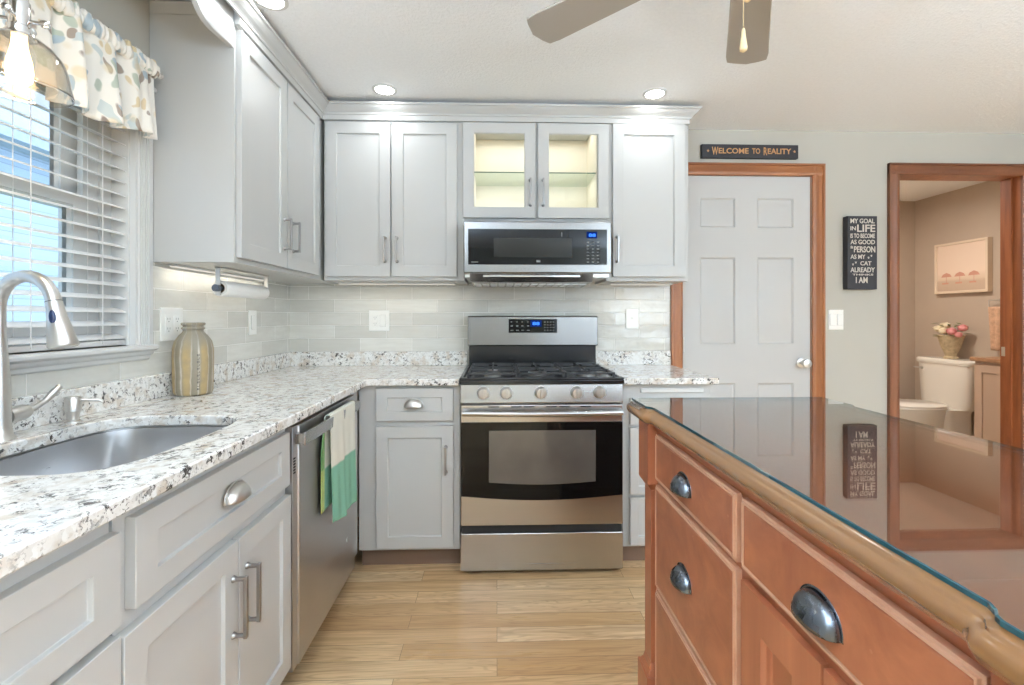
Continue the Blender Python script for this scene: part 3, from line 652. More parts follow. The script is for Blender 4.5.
# ---------------------------------------------------------------- sink
sk = thing('sink', 'stainless undermount sink set in the granite', 'sink')
def ring(e, z): return [(x, y, z) for x, y in sinkloop(e)]
rs = [ring(.018, .8838), ring(.018, .878), ring(.006, .878), ring(.004, .86), ring(-.006, .72), ring(-.02, .704), ring(-.05, .698)]
b = MB(); b.rings(rs, cap0=False, cap1=True); b.build('basin', M['steel_v'], sk, solid=.0)
MB().lathe([(.044, 0), (.044, .003), (.036, .004), (.03, .001), (.004, .0015)], (-.921, 1.156, .698), 28).build('drain', M['chrome'], sk)
# faucet
fx, fy = -1.178, 1.148
fc = thing('faucet', 'brushed nickel pull-down gooseneck faucet behind the sink', 'faucet', (fx, fy, .914))
MB().lathe([(.031, 0), (.031, .004), (.026, .010), (.0235, .03), (.0225, .09), (.0215, .14), (.0175, .20), (.0155, .235), (.015, .245)], n=32).build('body', M['nickel'], fc)
path = [(0, 0, .24), (0, 0, .28)]; rr = .075
dx, dy = cos(R(-8)), sin(R(-8))
for k in range(0, 15):
    a = pi-k/14*R(172); path.append((dx*(rr+rr*cos(a)), dy*(rr+rr*cos(a)), .312+rr*sin(a)))
b = MB().tube(path, [.0145]*len(path), 20); b.build('spout', M['nickel'], fc)
e = Vector(path[-1]); dr = (Vector(path[-1])-Vector(path[-2])).normalized()
p1 = e+dr*.006; p2 = e+dr*.03; p3 = e+dr*.100; p4 = e+dr*.105
MB().tube([e-dr*.004, p1, p2, p3, p4], [.0158, .0162, .0182, .0285, .0262], 24).build('spray_head', M['nickel'], fc)
pc = e+dr*.034+Vector((.005, -.0175, 0)); tmp = MB(); tmp.ball((0, 0, 0), 1, 10, (.0075, .005, .018)); o = tmp.build('spray_button', paint('blue_black_button', lin(30, 45, 80), .2), fc); o.location = pc; o.rotation_euler = (0, R(-6), 0)
MB().tube([e-dr*.0055, e-dr*.0045], [.0159, .0159], 24).build('spout_ring', M['dark'], fc)
b = MB().tube([(0, .02, .052), (0, .060, .055), (0, .070, .056)], [.019, .019, .015], 20); b.tube([(0, .066, .056), (.004, .088, .062), (.008, .108, .074), (.012, .126, .092), (.016, .140, .108)], [.009, .007, .0065, .0095, .007], 12)
b.build('lever_handle', M['nickel'], fc)
# soap dispenser
sd = thing('soap_dispenser', 'small brushed nickel soap dispenser pump beside the faucet', 'soap dispenser', (-1.178, 1.345, .914))
MB().lathe([(.019, 0), (.019, .003), (.0135, .006), (.0145, .026), (.018, .030), (.0185, .066), (.016, .070)], n=24).build('body', M['nickel'], sd)
MB().tube([(.01, .004, .060), (.054, .022, .056), (.060, .024, .050)], [.0045, .004, .003], 10).build('nozzle', M['nickel'], sd)
# vase
vs = thing('stoneware_bottle', 'striped tan stoneware bottle vase standing on the granite by the wall', 'vase', (-1.146, 1.812, .914), .3)
P = [(.052, 0), (.060, .004), (.064, .014), (.0655, .05), (.0665, .12), (.066, .160), (.060, .185), (.046, .205), (.036, .214), (.033, .220), (.0335, .224), (.038, .227), (.038, .231), (.033, .234), (.033, .238), (.039, .241), (.040, .246), (.036, .249), (.028, .248), (.026, .22)]
P = [(r*1.0, z*1.085) for r, z in P]; MB().lathe(P, n=48).build('bottle_body', M['vase'], vs)
b = MB()
for k in range(11):
    z = .022+k*.0125; a0 = -.75
    b.box(.0668, .0678, -.004, .004, z, z+.002) if k % 2 else b.box(.0668, .0678, -.004, .001, z, z+.007)
    b.box(.0668, .0678, .003, .0045, z, z+.009)
o = b.build('stamp_mark', M['stamp'], vs); o.rotation_euler = (0, 0, R(-62))

# ---------------------------------------------------------------- range
RX = -.170; RW = .762
rg = thing('gas_range', 'stainless gas range with black cooktop between the base cabinets', 'stove', (RX, 2.19, 0))
MB().box(.004, RW-.004, .045, .60, .04, .885).build('range_body', M['steel'], rg)
MB().box(.03, RW-.03, .06, .55, 0, .04).build('kick_base', M['dark'], rg)
MB().box(0, RW, 0, .045, .022, .196).build('storage_drawer', M['steel_h'], rg, .004)
MB().box(.006, RW-.006, .014, .046, .196, .232).build('drawer_gap', M['dark'], rg)
dr_ = MB().box(0, RW, .0, .045, .232, .795).build('oven_door', M['steel_h'], rg, .004)
n = 24; arc = [(.003+.756*i/n, .372-.022*sin(pi*i/n)) for i in range(n+1)]
MB().prism(arc+[(.759, .715), (.003, .715)], 'y', -.0025, .002).build('door_glass', M['blackglass'], dr_)
n = 16; arc = [(.132+.5*i/n, .435-.012*sin(pi*i/n)) for i in range(n+1)]
MB().prism(arc+[(.632, .676), (.132, .676)], 'y', -.0032, -.001).build('oven_window', M['ovenwin'], dr_, .001)
hb = [(x, -.030-.022*sin(pi*(x-.01)/.742), .762) for x in [.01+.742*i/26 for i in range(27)]]
b = MB().tube(hb, [.0125]*27, 16); b.box(.006, .03, -.032, 0, .752, .772).box(RW-.03, RW-.006, -.032, 0, .752, .772); b.build('handle', M['steel_h'], dr_, .001)
for x in (.13, .235, .295, .40, .46, .56): MB().box(x, x+.05, -.001, .003, .784, .789).build('vent_slot', M['dark'], dr_)
cp = MB(); cp.prism([(.0, .802), (-.004, .806), (.006, .890), (.05, .890), (.05, .802)], 'x', 0, RW); cp.build('control_panel', M['steel_h'], rg, .002)
for x in (.107, .213, .375, .543, .651):
    k = MB().lathe([(.030, .004), (.030, -.003), (.026, -.006), (.0245, -.022), (.021, -.026), (.004, -.027)], (x, 0, .852), 28, 'y').build('knob', M['nickel'], rg)
    MB().box(x-.006, x+.006, -.036, -.024, .829, .875).build('knob_grip', M['nickel'], k, .003)
b = MB().box(-.004, RW+.004, -.008, .60, .891, .912).box(-.004, RW+.004, -.008, .02, .912, .922).box(-.004, .014, .02, .60, .912, .922).box(RW-.014, RW+.004, .02, .60, .912, .922)
b.build('cooktop', M['blackenamel'], rg, .004)
def grate(x0, x1, y0, y1, kind):
    b = MB(); z = .942; r = .0055
    for (p, q) in (((x0, y0), (x1, y0)), ((x0, y1), (x1, y1)), ((x0, y0), (x0, y1)), ((x1, y0), (x1, y1)), ((x0, (y0+y1)/2), (x1, (y0+y1)/2))):
        b.box(min(p[0], q[0])-r, max(p[0], q[0])+r, min(p[1], q[1])-r, max(p[1], q[1])+r, z-.010, z)
    cx = (x0+x1)/2
    for cy in ((y0*.75+y1*.25), (y0*.25+y1*.75)):
        for a in range(4):
            ax = cos(pi/4*0+a*pi/2); ay = sin(a*pi/2); L1 = (x1-x0)/2 if ay == 0 or abs(ay) < .1 else (y1-y0)/4
            p0 = (cx+ax*.028, cy+ay*.028); p1 = (cx+ax*L1, cy+ay*L1)
            b.box(min(p0[0], p1[0])-.004, max(p0[0], p1[0])+.004, min(p0[1], p1[1])-.004, max(p0[1], p1[1])+.004, z-.008, z+.002)
    for x in (x0, x1):
        for y in (y0, y1): b.box(x-r, x+r, y-r, y+r, .912, z)
    return b.build('grate', M['castiron'], rg, .002)
grate(.035, .262, .035, .50, 0); grate(.276, .486, .035, .50, 1); grate(.500, .727, .035, .50, 0)
for x, y, r in ((.148, .15, .042), (.148, .385, .034), (.381, .268, .048), (.614, .15, .046), (.614, .385, .034)):
    k = MB().lathe([(r, 0), (r, .008), (r*.8, .012), (r*.8, .0125)], (x, y, .912), 24).build('burner', M['nickel'], rg)
    MB().lathe([(r*.8, .0125), (r*.82, .019), (r*.7, .022), (.002, .022)], (x, y, .912), 24).build('burner_cap', M['castiron'], k)
bgd = MB(); bgd.prism([(.562, 1.036), (.550, 1.040), (.556, 1.206), (.566, 1.212), (.635, 1.212), (.635, 1.036)], 'x', 0, RW); bgd = bgd.build('backguard', M['steel_d'], rg, .003)
MB().box(.006, RW-.006, .585, .635, .912, 1.036).build('backguard_base', M['blackenamel'], rg)
dp = MB().box(.238, .522, .548, .56, 1.113, 1.193).build('display_panel', M['blackglass'], bgd, .002)
MB().box(.365, .430, .5465, .5475, 1.148, 1.186).build('display_field', M['bluedark'], dp)
text('display_digits', '88', .377, .418, 1.158, 1.176, .5463, M['blue'], dp, .0006)
b = MB()
for i in range(4):
    for j in range(4): b.box(.445+i*.017, .453+i*.017, .5468, .5478, 1.125+j*.016, 1.130+j*.016)
for x in (.250, .282, .312, .345): b.box(x, x+.016, .5468, .5478, 1.125, 1.130); b.box(x, x+.012, .5468, .5478, 1.150, 1.156); b.box(x, x+.008, .5468, .5478, 1.174, 1.179)
b.build('key_lettering', M['keygrey'], dp)

# ---------------------------------------------------------------- over-range microwave
mw = thing('microwave', 'stainless over-the-range microwave hood above the stove', 'microwave', (-.172, 2.42, 0)); W = .766
MB().box(.004, W-.004, .035, .432, 1.412, 1.700).build('housing', M['steel'], mw, .002)
d = MB().box(0, W, 0, .034, 1.432, 1.698).build('door', M['steel_d'], mw, .005)
MB().box(.024, .742, -.003, .002, 1.475, 1.658).build('door_glass', M['blackglass'], d, .001)
MB().box(.155, .560, -.0038, -.001, 1.512, 1.612).build('door_window', M['mwwin'], d)
MB().box(.635, .690, -.0042, -.0032, 1.612, 1.645).build('display_field', M['bluedark'], d)
text('display_digits', '88', .646, .682, 1.620, 1.636, -.0044, M['blue'], d, .0006)
b = MB()
for i in range(3):
    for j in range(7): b.box(.636+i*.026, .648+i*.026, -.0042, -.0034, 1.487+j*.017, 1.491+j*.017)
b.build('keypad_lettering', M['keygrey'], d)
MB().box(.505, .508, -.0045, -.0035, 1.62, 1.642).box(.375, .395, -.0042, -.0036, 1.487, 1.499).box(.04, .075, -.0042, -.0036, 1.486, 1.489).build('glass_marks', M['keygrey'], d)
b = MB(); b.prism([(.01, 1.432), (.05, 1.388), (.36, 1.380), (.40, 1.412), (.40, 1.432)], 'x', .03, W-.09); b.build('vent_hood', M['steel_h'], mw, .003)
MB().box(.10, W-.16, .016, .05, 1.4125, 1.421).build('vent_bar', M['chrome'], mw, .002)
b = MB()
for k in range(14): b.box(.05+k*.044, .082+k*.044, .10, .30, 1.3795, 1.384)
b.build('grease_filter', M['nickel'], mw)

# ---------------------------------------------------------------- upper cabinets
YU = 2.555; ZB, ZT = 1.402, 2.29
def upper(name, label, x0, x1, doors, zb=ZB, glassy=False):
    c = thing(name, label, 'cabinet', (x0, YU, 0)); W = x1-x0
    return c, W
c, W = upper('wall_cabinet', 'white two-door wall cabinet on the back wall, left of the glass doors', -.928, -.176, 0)
MB().box(0, W, 0, WB-YU-.002, ZB, 2.29).build('cabinet_body', M['cab'], c, .001)
s = shaker(c, 'door', .012, .356, 1.421, 2.246, .058); bar_pull(s, .330, 1.497, 1.634, -.02)
s = shaker(c, 'door', .366, .713, 1.421, 2.246, .058); bar_pull(s, .393, 1.497, 1.634, -.02)
c, W = upper('wall_cabinet', 'white single-door wall cabinet at the right end of the back wall', .612, 1.052, 0)
MB().box(-.014, W, 0, WB-YU-.002, ZB, 2.29).build('cabinet_body', M['cab'], c, .001)
s = shaker(c, 'door', .018, .416, 1.424, 2.258, .060); bar_pull(s, .040, 1.501, 1.646, -.02)
c, W = upper('glass_cabinet', 'white lit cabinet with two glass doors above the microwave', -.176, .598, 0)
D = WB-YU-.002; zb = 1.704
MB().box(0, .045, 0, D, zb, 2.29).box(W-.045, W, 0, D, zb, 2.29).box(.045, W-.045, 0, D, 2.28, 2.29).box(.045, W-.045, 0, .02, 2.23, 2.28).box(.045, W-.045, 0, D, zb, zb+.05).box(.375, .405, 0, .02, zb+.05, 2.23).build('cabinet_body', M['cab'], c, .001)
MB().box(.0455, W-.0455, D-.008, D-.001, zb+.05, 2.279).box(.0455, .050, .02, D-.008, zb+.05, 2.279).box(W-.050, W-.0455, .02, D-.008, zb+.05, 2.279).build('cabinet_lining', M['cream'], c)
MB().box(.051, W-.051, .03, D-.01, 1.997, 2.003).build('glass_shelf', M['shelf_glass'], c); MB().box(.051, W-.051, .0285, .0298, 1.997, 2.003).build('shelf_edge', M['shelfedge'], c)
for x0, x1, hx in ((-.007, .384, .356), (.398, .784, .425)):
    s = MB().panelled([x0, x0+.057, x1-.057, x1], [1.740, 1.797, 2.198, 2.254], {(1, 1)}, [(.0015, .008), (.004, .008), (0.0, .02)], .02, -.02, hole=True).build('door', M['cab'], c, .0014)
    MB().box(x0+.055, x1-.055, -.010, -.007, 1.795, 2.20).build('pane', M['cabglass'], s)
    bar_pull(s, hx, 1.804, 1.949, -.02)
area('cabinet_light', (W/2, .14, 2.272), (0, 0, 0), .62, .1, .95, (1, .93, .83), parent=c)
area('cabinet_light', (W/2, .14, 1.985), (0, 0, 0), .62, .1, .45, (1, .95, .86), parent=c)
# left wall cabinet (faces +x)
XU = -.945
c = thing('wall_cabinet', 'white two-door wall cabinet on the left wall beside the window', 'cabinet', (XU, 1.722, 0), pi/2)
Wd = WB-.002-1.722
MB().box(0, Wd, 0, XU-WL-.002, ZB, 2.29).build('cabinet_body', M['cab'], c, .001)
s = shaker(c, 'door', .012, .382, 1.421, 2.246, .058); bar_pull(s, .352, 1.497, 1.634, -.02)
s = shaker(c, 'door', .390, .760, 1.421, 2.246, .058); bar_pull(s, .440, 1.497, 1.634, -.02)
# crown mouldings
cr = [(0, 2.284), (-.006, 2.286), (-.006, 2.294), (-.012, 2.300), (-.022, 2.307), (-.032, 2.316), (-.038, 2.324), (-.046, 2.327), (-.046, 2.337), (.0, 2.337)]
CRW = 2.29
mo = thing('crown_molding', 'white crown molding along the top of the wall cabinets', 'molding')
b = MB()
fy = YU-.0205; fxx = XU+.0205
def corner_ring(u, z):   # path points offset by u: down the left run, across the back run, return to wall
    return [(fxx-u, -.6, z), (fxx-u, fy+u, z), (1.055-u, fy+u, z), (1.055-u, WB-.002, z)]
rings = [corner_ring(u, z) for u, z in cr]
for a, q in zip(rings, rings[1:]):
    va = [b.v(p) for p in a]; vb = [b.v(p) for p in q]
    for i in range(3): b.f([va[i], va[i+1], vb[i+1], vb[i]])
b.build('crown_profile', M['crown'], mo, ang=25)
MB().box(-.93, 1.052, YU-.020, WB-.002, 2.2905, 2.338).box(WL+.002, XU+.020, 1.722, WB-.002, 2.2905, 2.338).build('top_filler', M['crown'], mo)
MB().box(-.93, 1.052, YU-.0205, YU-.0005, 2.259, 2.2905).box(XU+.0005, XU+.0205, 1.722, YU-.021, 2.259, 2.2905).build('frieze', M['crown'], mo)
# scalloped valance board over the window
vb = thing('scalloped_valance_board', 'white scalloped wooden board bridging above the sink window', 'valance board', (XU, 0, 0), pi/2)
pts = [(1.7215, 2.336), (1.7215, 2.172), (1.690, 2.172), (1.600, 2.166), (1.560, 2.170), (1.535, 2.182), (1.515, 2.200), (1.49, 2.212), (1.42, 2.222), (1.30, 2.236), (1.16, 2.242), (1.02, 2.236), (.90, 2.222), (.83, 2.212), (.805, 2.2), (.785, 2.182), (.76, 2.17), (.72, 2.166), (.60, 2.172), (.60, 2.336)]
MB().prism(pts, 'y', -.0, .019).build('board', M['cab'], vb, .002)
c = thing('wall_cabinet', 'white wall cabinet on the left wall behind the camera side of the window', 'cabinet', (XU, -.6, 0), pi/2)
MB().box(0, 1.195, 0, XU-WL-.002, ZB, 2.338).build('cabinet_body', M['cab'], c, .001)
s = shaker(c, 'door', .012, .59, 1.421, 2.246, .058); bar_pull(s, .56, 1.497, 1.634, -.02)
s = shaker(c, 'door', .60, 1.18, 1.421, 2.246, .058); bar_pull(s, .63, 1.497, 1.634, -.02)
# under-cabinet light strips
def strip(label, loc, rz, L, power):
    t = thing('cabinet_light_strip', label, 'light', loc, rz, 'under-cabinet light strips')
    MB().box(0, L, 0, .025, .004, .0118).build('strip_housing', M['trimwhite'], t); MB().box(.004, L-.004, .003, .022, .001, .004).build('lens', M['strip'], t)
    area('strip_light', (L/2, .012, -.002), (0, 0, 0), L, .02, power, (1, .94, .82), parent=t)
strip('light strip under the two-door cabinet left of the microwave', (-.9, 2.70, ZB-.012), 0, .66, .34)
strip('light strip under the single-door cabinet right of the microwave', (.66, 2.70, ZB-.012), 0, .36, .18)
strip('light strip under the cabinet beside the window', (-1.190, 1.78, ZB-.012), pi/2, .70, .35)

# paper towel holder and roll
ph = thing('paper_towel_holder', 'nickel paper towel holder under the cabinet beside the window', 'paper towel holder', (-1.09, 1.87, 0), pi/2)
MB().box(.0, .006, -.009, .009, 1.29, ZB-.001).box(.385, .391, -.009, .009, 1.30, ZB-.001).box(0, .391, -.012, .012, 1.395, ZB-.0005).build('bracket', M['nickel'], ph, .001)
MB().cyl((-.012, 0, 1.318), (.40, 0, 1.318), .007, n=14).cyl((-.016, 0, 1.318), (.008, 0, 1.318), .014, n=18).build('rod', M['pewter'], ph)
pr = thing('paper_towel_roll', 'white paper towel roll on the under-cabinet holder', 'paper towel', (-1.09, 1.885, 1.318), pi/2)
b = MB(); n = 32
def cring(r, x): return [(x, r*cos(2*pi*k/n), r*sin(2*pi*k/n)) for k in range(n)]
b.rings([cring(.019, 0), cring(.030, -.001), cring(.0315, .001), cring(.0315, .339), cring(.030, .341), cring(.019, .34), cring(.019, 0)], cap0=False, cap1=False)
b.build('paper_roll', M['papertowel'], pr); MB().rings([cring(.019, .001), cring(.0175, .001), cring(.0175, .338), cring(.019, .338)], cap0=False, cap1=False).build('cardboard_core', paint('cardboard', lin(120, 100, 84), .9), pr)

# ---------------------------------------------------------------- plates
def plate(name, label, cat, loc, rz, w, h, parts):
    t = thing(name, label, cat, loc, rz)
    MB().box(-w/2, w/2, -.006, 0, -h/2, h/2).build('cover_plate', M['plate'], t, .002)
    for i, p in enumerate(parts):
        x = (i-(len(parts)-1)/2)*.046
        if p == 'o':
            r = MB().box(x-.0165, x+.0165, -.0085, -.005, -.034, .034).build('receptacle', M['plate'], t, .0015)
            b = MB()
            for z in (-.018, .018): b.box(x-.007, x-.005, -.0088, -.008, z-.002, z+.006).box(x+.005, x+.007, -.0088, -.008, z-.002, z+.006).box(x-.002, x+.002, -.0088, -.008, z-.010, z-.006)
            b.build('slots', M['keygrey'], r)
        elif p == 's':
            MB().box(x-.0165, x+.0165, -.0095, -.005, -.034, .034).build('rocker', M['plate'], t, .002)
            MB().box(x-.017, x+.017, -.0068, -.0055, -.0345, .0345).build('rocker_edge', M['keygrey'], t)
        else:
            MB().box(x-.005, x+.005, -.007, -.005, -.012, .012).build('toggle_slot', M['plate'], t)
            MB().box(x-.004, x+.004, -.018, -.006, .0, .008).build('toggle', M['plate'], t, .001)
    return t
TB = WB-.0085
plate('wall_outlet', 'white double switch and outlet plate on the back tile left of the range', 'outlet', (-.708, TB, 1.183), 0, .122, .124, 'os')
plate('wall_switch', 'white single switch plate on the back tile right of the range', 'switch', (.826, TB, 1.195), 0, .078, .124, 't')
plate('wall_outlet', 'white double outlet plate on the left tile behind the bottle vase', 'outlet', (WL+.0085, 1.823, 1.178), pi/2, .122, .124, 'oo')
plate('wall_switch', 'white single switch plate on the left tile under the paper towels', 'switch', (WL+.0085, 2.412, 1.177), pi/2, .074, .122, 's')
plate('wall_switch', 'white double switch plate on the painted wall below the cat sign', 'switch', (2.106, WB, 1.188), 0, .095, .124, 'ss')

# ---------------------------------------------------------------- signs
s = thing('wall_sign', 'long black sign with tan lettering above the white door', 'sign', (1.252, WB-.0005, 2.180))
MB().box(0, .602, -.025, 0, 0, .083).build('sign_board', M['sign'], s, .002)
x = .058
def caps(s, word, x0, w, y=-.025):   # first letter tall, rest small caps
    fw = w*(.17 if word[0] == 'W' else .13)
    text('lettering', word[0], x0, x0+fw, .018, .066, y, M['gold'], s)
    text('lettering', word[1:], x0+fw+.003, x0+w, .026, .060, y, M['gold'], s)
caps(s, 'WELCOME', .062, .228); text('lettering', 'TO', .312, .362, .026, .060, -.025, M['gold'], s); caps(s, 'REALITY', .384, .172)
def star(x, z, r): return [(x+(r if k % 2 == 0 else r*.42)*sin(k*pi/5), z+(r if k % 2 == 0 else r*.42)*cos(k*pi/5)) for k in range(10)]
for x in (.038, .577): MB().prism(star(x, .042, .010), 'y', -.0265, -.0245).build('star', M['gold'], s)
s = thing('wall_sign', 'tall black block sign about a goal and a cat, right of the white door', 'sign', (2.152, WB-.0005, 1.376))
MB().box(0, .187, -.04, 0, 0, .450).build('sign_board', M['sign'], s, .002)
rows = [('MY GOAL', .018, .170, .405, .434), ('IN', .018, .052, .362, .386), ('LIFE', .060, .174, .352, .397), ('IS TO BECOME', .018, .172, .314, .342), ('AS GOOD', .018, .172, .276, .304),
        ('a', .018, .034, .250, .266), ('PERSON', .040, .174, .226, .264), ('AS MY', .018, .112, .186, .213), ('CAT', .080, .150, .146, .172), ('ALREADY', .018, .172, .104, .134), ('THINKS', .030, .162, .084, .095), ('I AM', .052, .126, .038, .075)]
for w_, a, b_, c_, d_ in rows: text('lettering', w_, a, b_, c_, d_, -.04, M['letters'], s, .001)
for px, pz in ((.132, .192), (.150, .204), (.034, .150), (.052, .162)):
    b = MB(); b.lathe([(.0042, 0), (.0042, -.0012)], (px, -.0396, pz), 12, 'y')
    for k in (-1, 0, 1): b.lathe([(.0018, 0), (.0018, -.0012)], (px+k*.0048, -.0396, pz+.0065-abs(k)*.0015), 8, 'y')
    b.build('paw_print', M['letters'], s)

# ---------------------------------------------------------------- ceiling lights
def downlight(label, x, y, power=.85):
    t = thing('recessed_downlight', label, 'ceiling light', (x, y, CE), 0, None)
    MB().lathe([(.062, 0), (.062, -.003), (.050, -.006), (.047, -.004), (.047, 0)], n=36, caps=False).build('trim_ring', M['trimwhite'], t)
    MB().lathe([(.047, -.0005), (.047, -.004), (.002, -.0045)], n=36).build('lens', M['lamp'], t)
    area('downlight_lamp', (0, 0, -.012), (0, 0, 0), .09, .09, power, (.90, .96, 1), 'DISK', parent=t, spread=170)
downlight('recessed ceiling light above the two-door cabinet on the back wall', -.570, 2.405)
downlight('recessed ceiling light above the single-door cabinet on the right', .815, 2.405)
downlight('recessed ceiling light at the top edge near the left wall cabinet', -.825, 1.735)
for x, y, w in ((2.2, -.6, 'near the right window'), (.4, -.9, 'in front of the rear glass door'), (-.4, .3, 'beside the sink counter')): downlight('recessed ceiling light over the floor '+w, x, y, 3)  # extra downlights out of view, added to brighten the room

# pendant over the sink
pd = thing('pendant_lamp', 'seeded glass pendant lamp with a lit bulb hanging over the sink', 'pendant lamp', (-1.0, 1.017, .052))
MB().lathe([(.012, 1.830), (.014, 1.818), (.017, 1.813), (.018, 1.762), (.021, 1.759), (.021, 1.748), (.025, 1.746), (.027, 1.738)], n=28).cyl((0, 0, 1.828), (0, 0, 2.29), .006, n=12).lathe([(.055, 2.308), (.055, 2.295), (.02, 2.285)], n=28).build('socket_stem', M['chrome'], pd)
for a in (R(200), R(20), R(110), R(290)): MB().lathe([(.004, .014), (.004, .034), (.0075, .036), (.0085, .042), (.0075, .048), (.002, .050)], (0, 0, 1.775), 14, 'x').build('thumbscrew', M['chrome'], pd).rotation_euler = (0, 0, a)
P = [(.035, 1.742), (.048, 1.736), (.072, 1.722), (.092, 1.702), (.102, 1.680), (.108, 1.655), (.113, 1.636), (.114, 1.628)]
P = [(r*.74, z) for r, z in P]; MB().lathe(P, n=48, caps=False).build('glass_shade', M['shade_glass'], pd, solid=.002)
MB().lathe([(.012, 1.738), (.013, 1.722), (.015, 1.71), (.020, 1.688), (.022, 1.668), (.020, 1.650), (.012, 1.640), (.002, 1.637)], n=24).build('bulb', M['bulb'], pd)
pl = bpy.data.lights.new('bulb_light', 'POINT'); pl.energy = 2; pl.color = (1, .82, .58); pl.shadow_soft_size = .03
o = bpy.data.objects.new('bulb_light', pl); C.objects.link(o); o.location = (0, 0, 1.60); o.parent = pd

# uplights added out of view to bounce fill light off the ceiling
def uplight(label, x, y, power):
    t = thing('fill_uplight', label, 'floor lamp', (x, y, 0))
    MB().lathe([(.13, 0), (.13, .012), (.02, .03), (.011, .05), (.011, 1.50), (.03, 1.52)], n=28).build('pole_base', M['pewter'], t)
    MB().lathe([(.02, 1.515), (.09, 1.54), (.14, 1.58), (.165, 1.62)], n=36, caps=False).build('bowl_shade', M['pewter'], t, solid=.003)
    MB().lathe([(.02, 1.56), (.10, 1.575), (.10, 1.58), (.02, 1.585)], n=24).build('lens', M['lamp'], t)
    area('bounce_fill_lamp', (0, 0, 1.66), (pi, 0, 0), .3, .3, power, (.66, .83, 1.0), 'DISK', parent=t)
uplight('floor lamp with an upward bowl shade by the rear glass door', 2.1, -2.2, 120)
uplight('floor lamp with an upward bowl shade near the left wall', -.9, -.9, 150)
uplight('floor lamp with an upward bowl shade near the right wall', 3.3, .3, 14)
uplight('floor lamp with an upward bowl shade behind the island', 2.4, -.8, 112)

# ceiling fan
fn = thing('ceiling_fan', 'taupe bladed ceiling fan with pull chains over the island', 'ceiling fan', (.600, 1.07, 0), 0)
MB().lathe([(.07, CE), (.07, CE-.03), (.02, CE-.05), (.016, 2.21), (.05, 2.20), (.10, 2.185), (.115, 2.14), (.11, 2.10), (.085, 2.085), (.06, 2.07), (.055, 2.03), (.03, 2.02), (.004, 2.018)], n=40).build('motor_housing', M['nickel'], fn)
for k in range(5):
    a = R(137+72*k) if k else R(139)
    a = R(138.5-k*75) if k < 2 else R(63.5-71*(k-1))
    prof = []
    for i in range(13):
        t = i/12; rr = .17+.455*t; hw = .050+.018*t
        if t > .93: hw *= .93
        prof.append((rr, hw))
    out = [(r, -h) for r, h in prof]+[(.637, -.040), (.648, -.0), (.634, .045)]+[(r, h) for r, h in reversed(prof)]
    o = MB().prism(out, 'z', -.004, .004).build('blade', M['fanblade'], fn, .002); o.location = (0, 0, 2.11); o.rotation_euler = (R(8), 0, a)
    o2 = MB().prism([(.09, -.018), (.20, -.035), (.215, 0), (.20, .035), (.09, .018)], 'z', -.012, -.0045).build('blade_bracket', M['nickel'], fn, .001); o2.location = (0, 0, 2.11); o2.rotation_euler = (R(8), 0, a)
def chain(x, y, z1, z0):
    MB().cyl((x, y, z0+.05), (x, y, z1), .0012, n=8).build('pull_chain', M['brass'], fn)
    MB().lathe([(.002, .055), (.004, .05), (.0045, .04), (.006, .03), (.0085, .012), (.008, .004), (.003, 0)], (x, y, z0), 14).build('pull_fob', M['fob'], fn)
chain(-.030, .0, 2.03, 1.818); chain(-.004, .03, 2.03, 1.955)

# ---------------------------------------------------------------- kitchen island
def iout(e, z=None):
    xl, xp, xr, xq, y0, y1 = .415+e, .400+e, 1.003-e, 1.018-e, .225+e, 1.442-e
    ya, yb = .385, 1.283
    P = [(xp, y0), (xq, y0), (xq, ya-e), (xq-.003, ya+.007-e), (xr+.005, ya+.014-e), (xr, ya+.024-e), (xr, yb-.024+e), (xr+.005, yb-.014+e), (xq-.003, yb-.007+e), (xq, yb+e), (xq, y1), (xp, y1),
         (xp, yb+e), (xp+.003, yb-.007+e), (xl-.005, yb-.014+e), (xl, yb-.024+e), (xl, ya+.024-e), (xl-.005, ya+.014-e), (xp+.003, ya+.007-e), (xp, ya-e)]
    return P if z is None else [(x, y, z) for x, y in P]
isl = thing('kitchen_island', 'cherry wood kitchen island with cup-pull drawers and molded top', 'kitchen island')
prof = [(.026, .906), (.018, .908), (.010, .910), (.004, .915), (.001, .922), (0, .929), (.002, .936), (.006, .9405), (.0085, .942), (.009, .945), (.013, .9475), (.018, .950)]
b = MB(); b.rings([iout(e, z) for e, z in prof], capmi=1); b.build('molded_top', [M['cherrytop'], M['cherrydark']], isl, ang=50)
b = MB(); b.rings([[(x, y, z) for x, y in ((.446-q, .287-q), (.972+q, .287-q), (.972+q, 1.358+q), (.446-q, 1.358+q))] for q, z in ((0, .10), (0, .885), (.004, .892), (.010, .900), (.014, .907))]); b.build('island_body', M['cherry'], isl, .0015)
MB().box(.436, .982, .277, 1.366, .0, .100).build('plinth', M['cherry'], isl, .004)
for ya, yb in ((1.289, 1.372), (.302, .385)):
    for xx, s_ in ((.417, 1), (1.001, -1)):
        def bx(b, e, z0, z1, e2=None):
            e2 = e if e2 is None else e2
            r = lambda q, z: [(xx+s_*q, ya+q, z), (xx+s_*.06, ya+q, z), (xx+s_*.06, yb-q, z), (xx+s_*q, yb-q, z)]
            b.rings([r(e, z0), r(e2, z1)])
        b = MB(); bx(b, 0, .741, .907); bx(b, .014, .720, .741, 0); bx(b, .014, .235, .720); bx(b, .010, .218, .235, .014); bx(b, .002, .205, .218, .010); bx(b, -.002, .0, .205)
        b.build('pilaster', M['cherry_z'], isl, .0015)
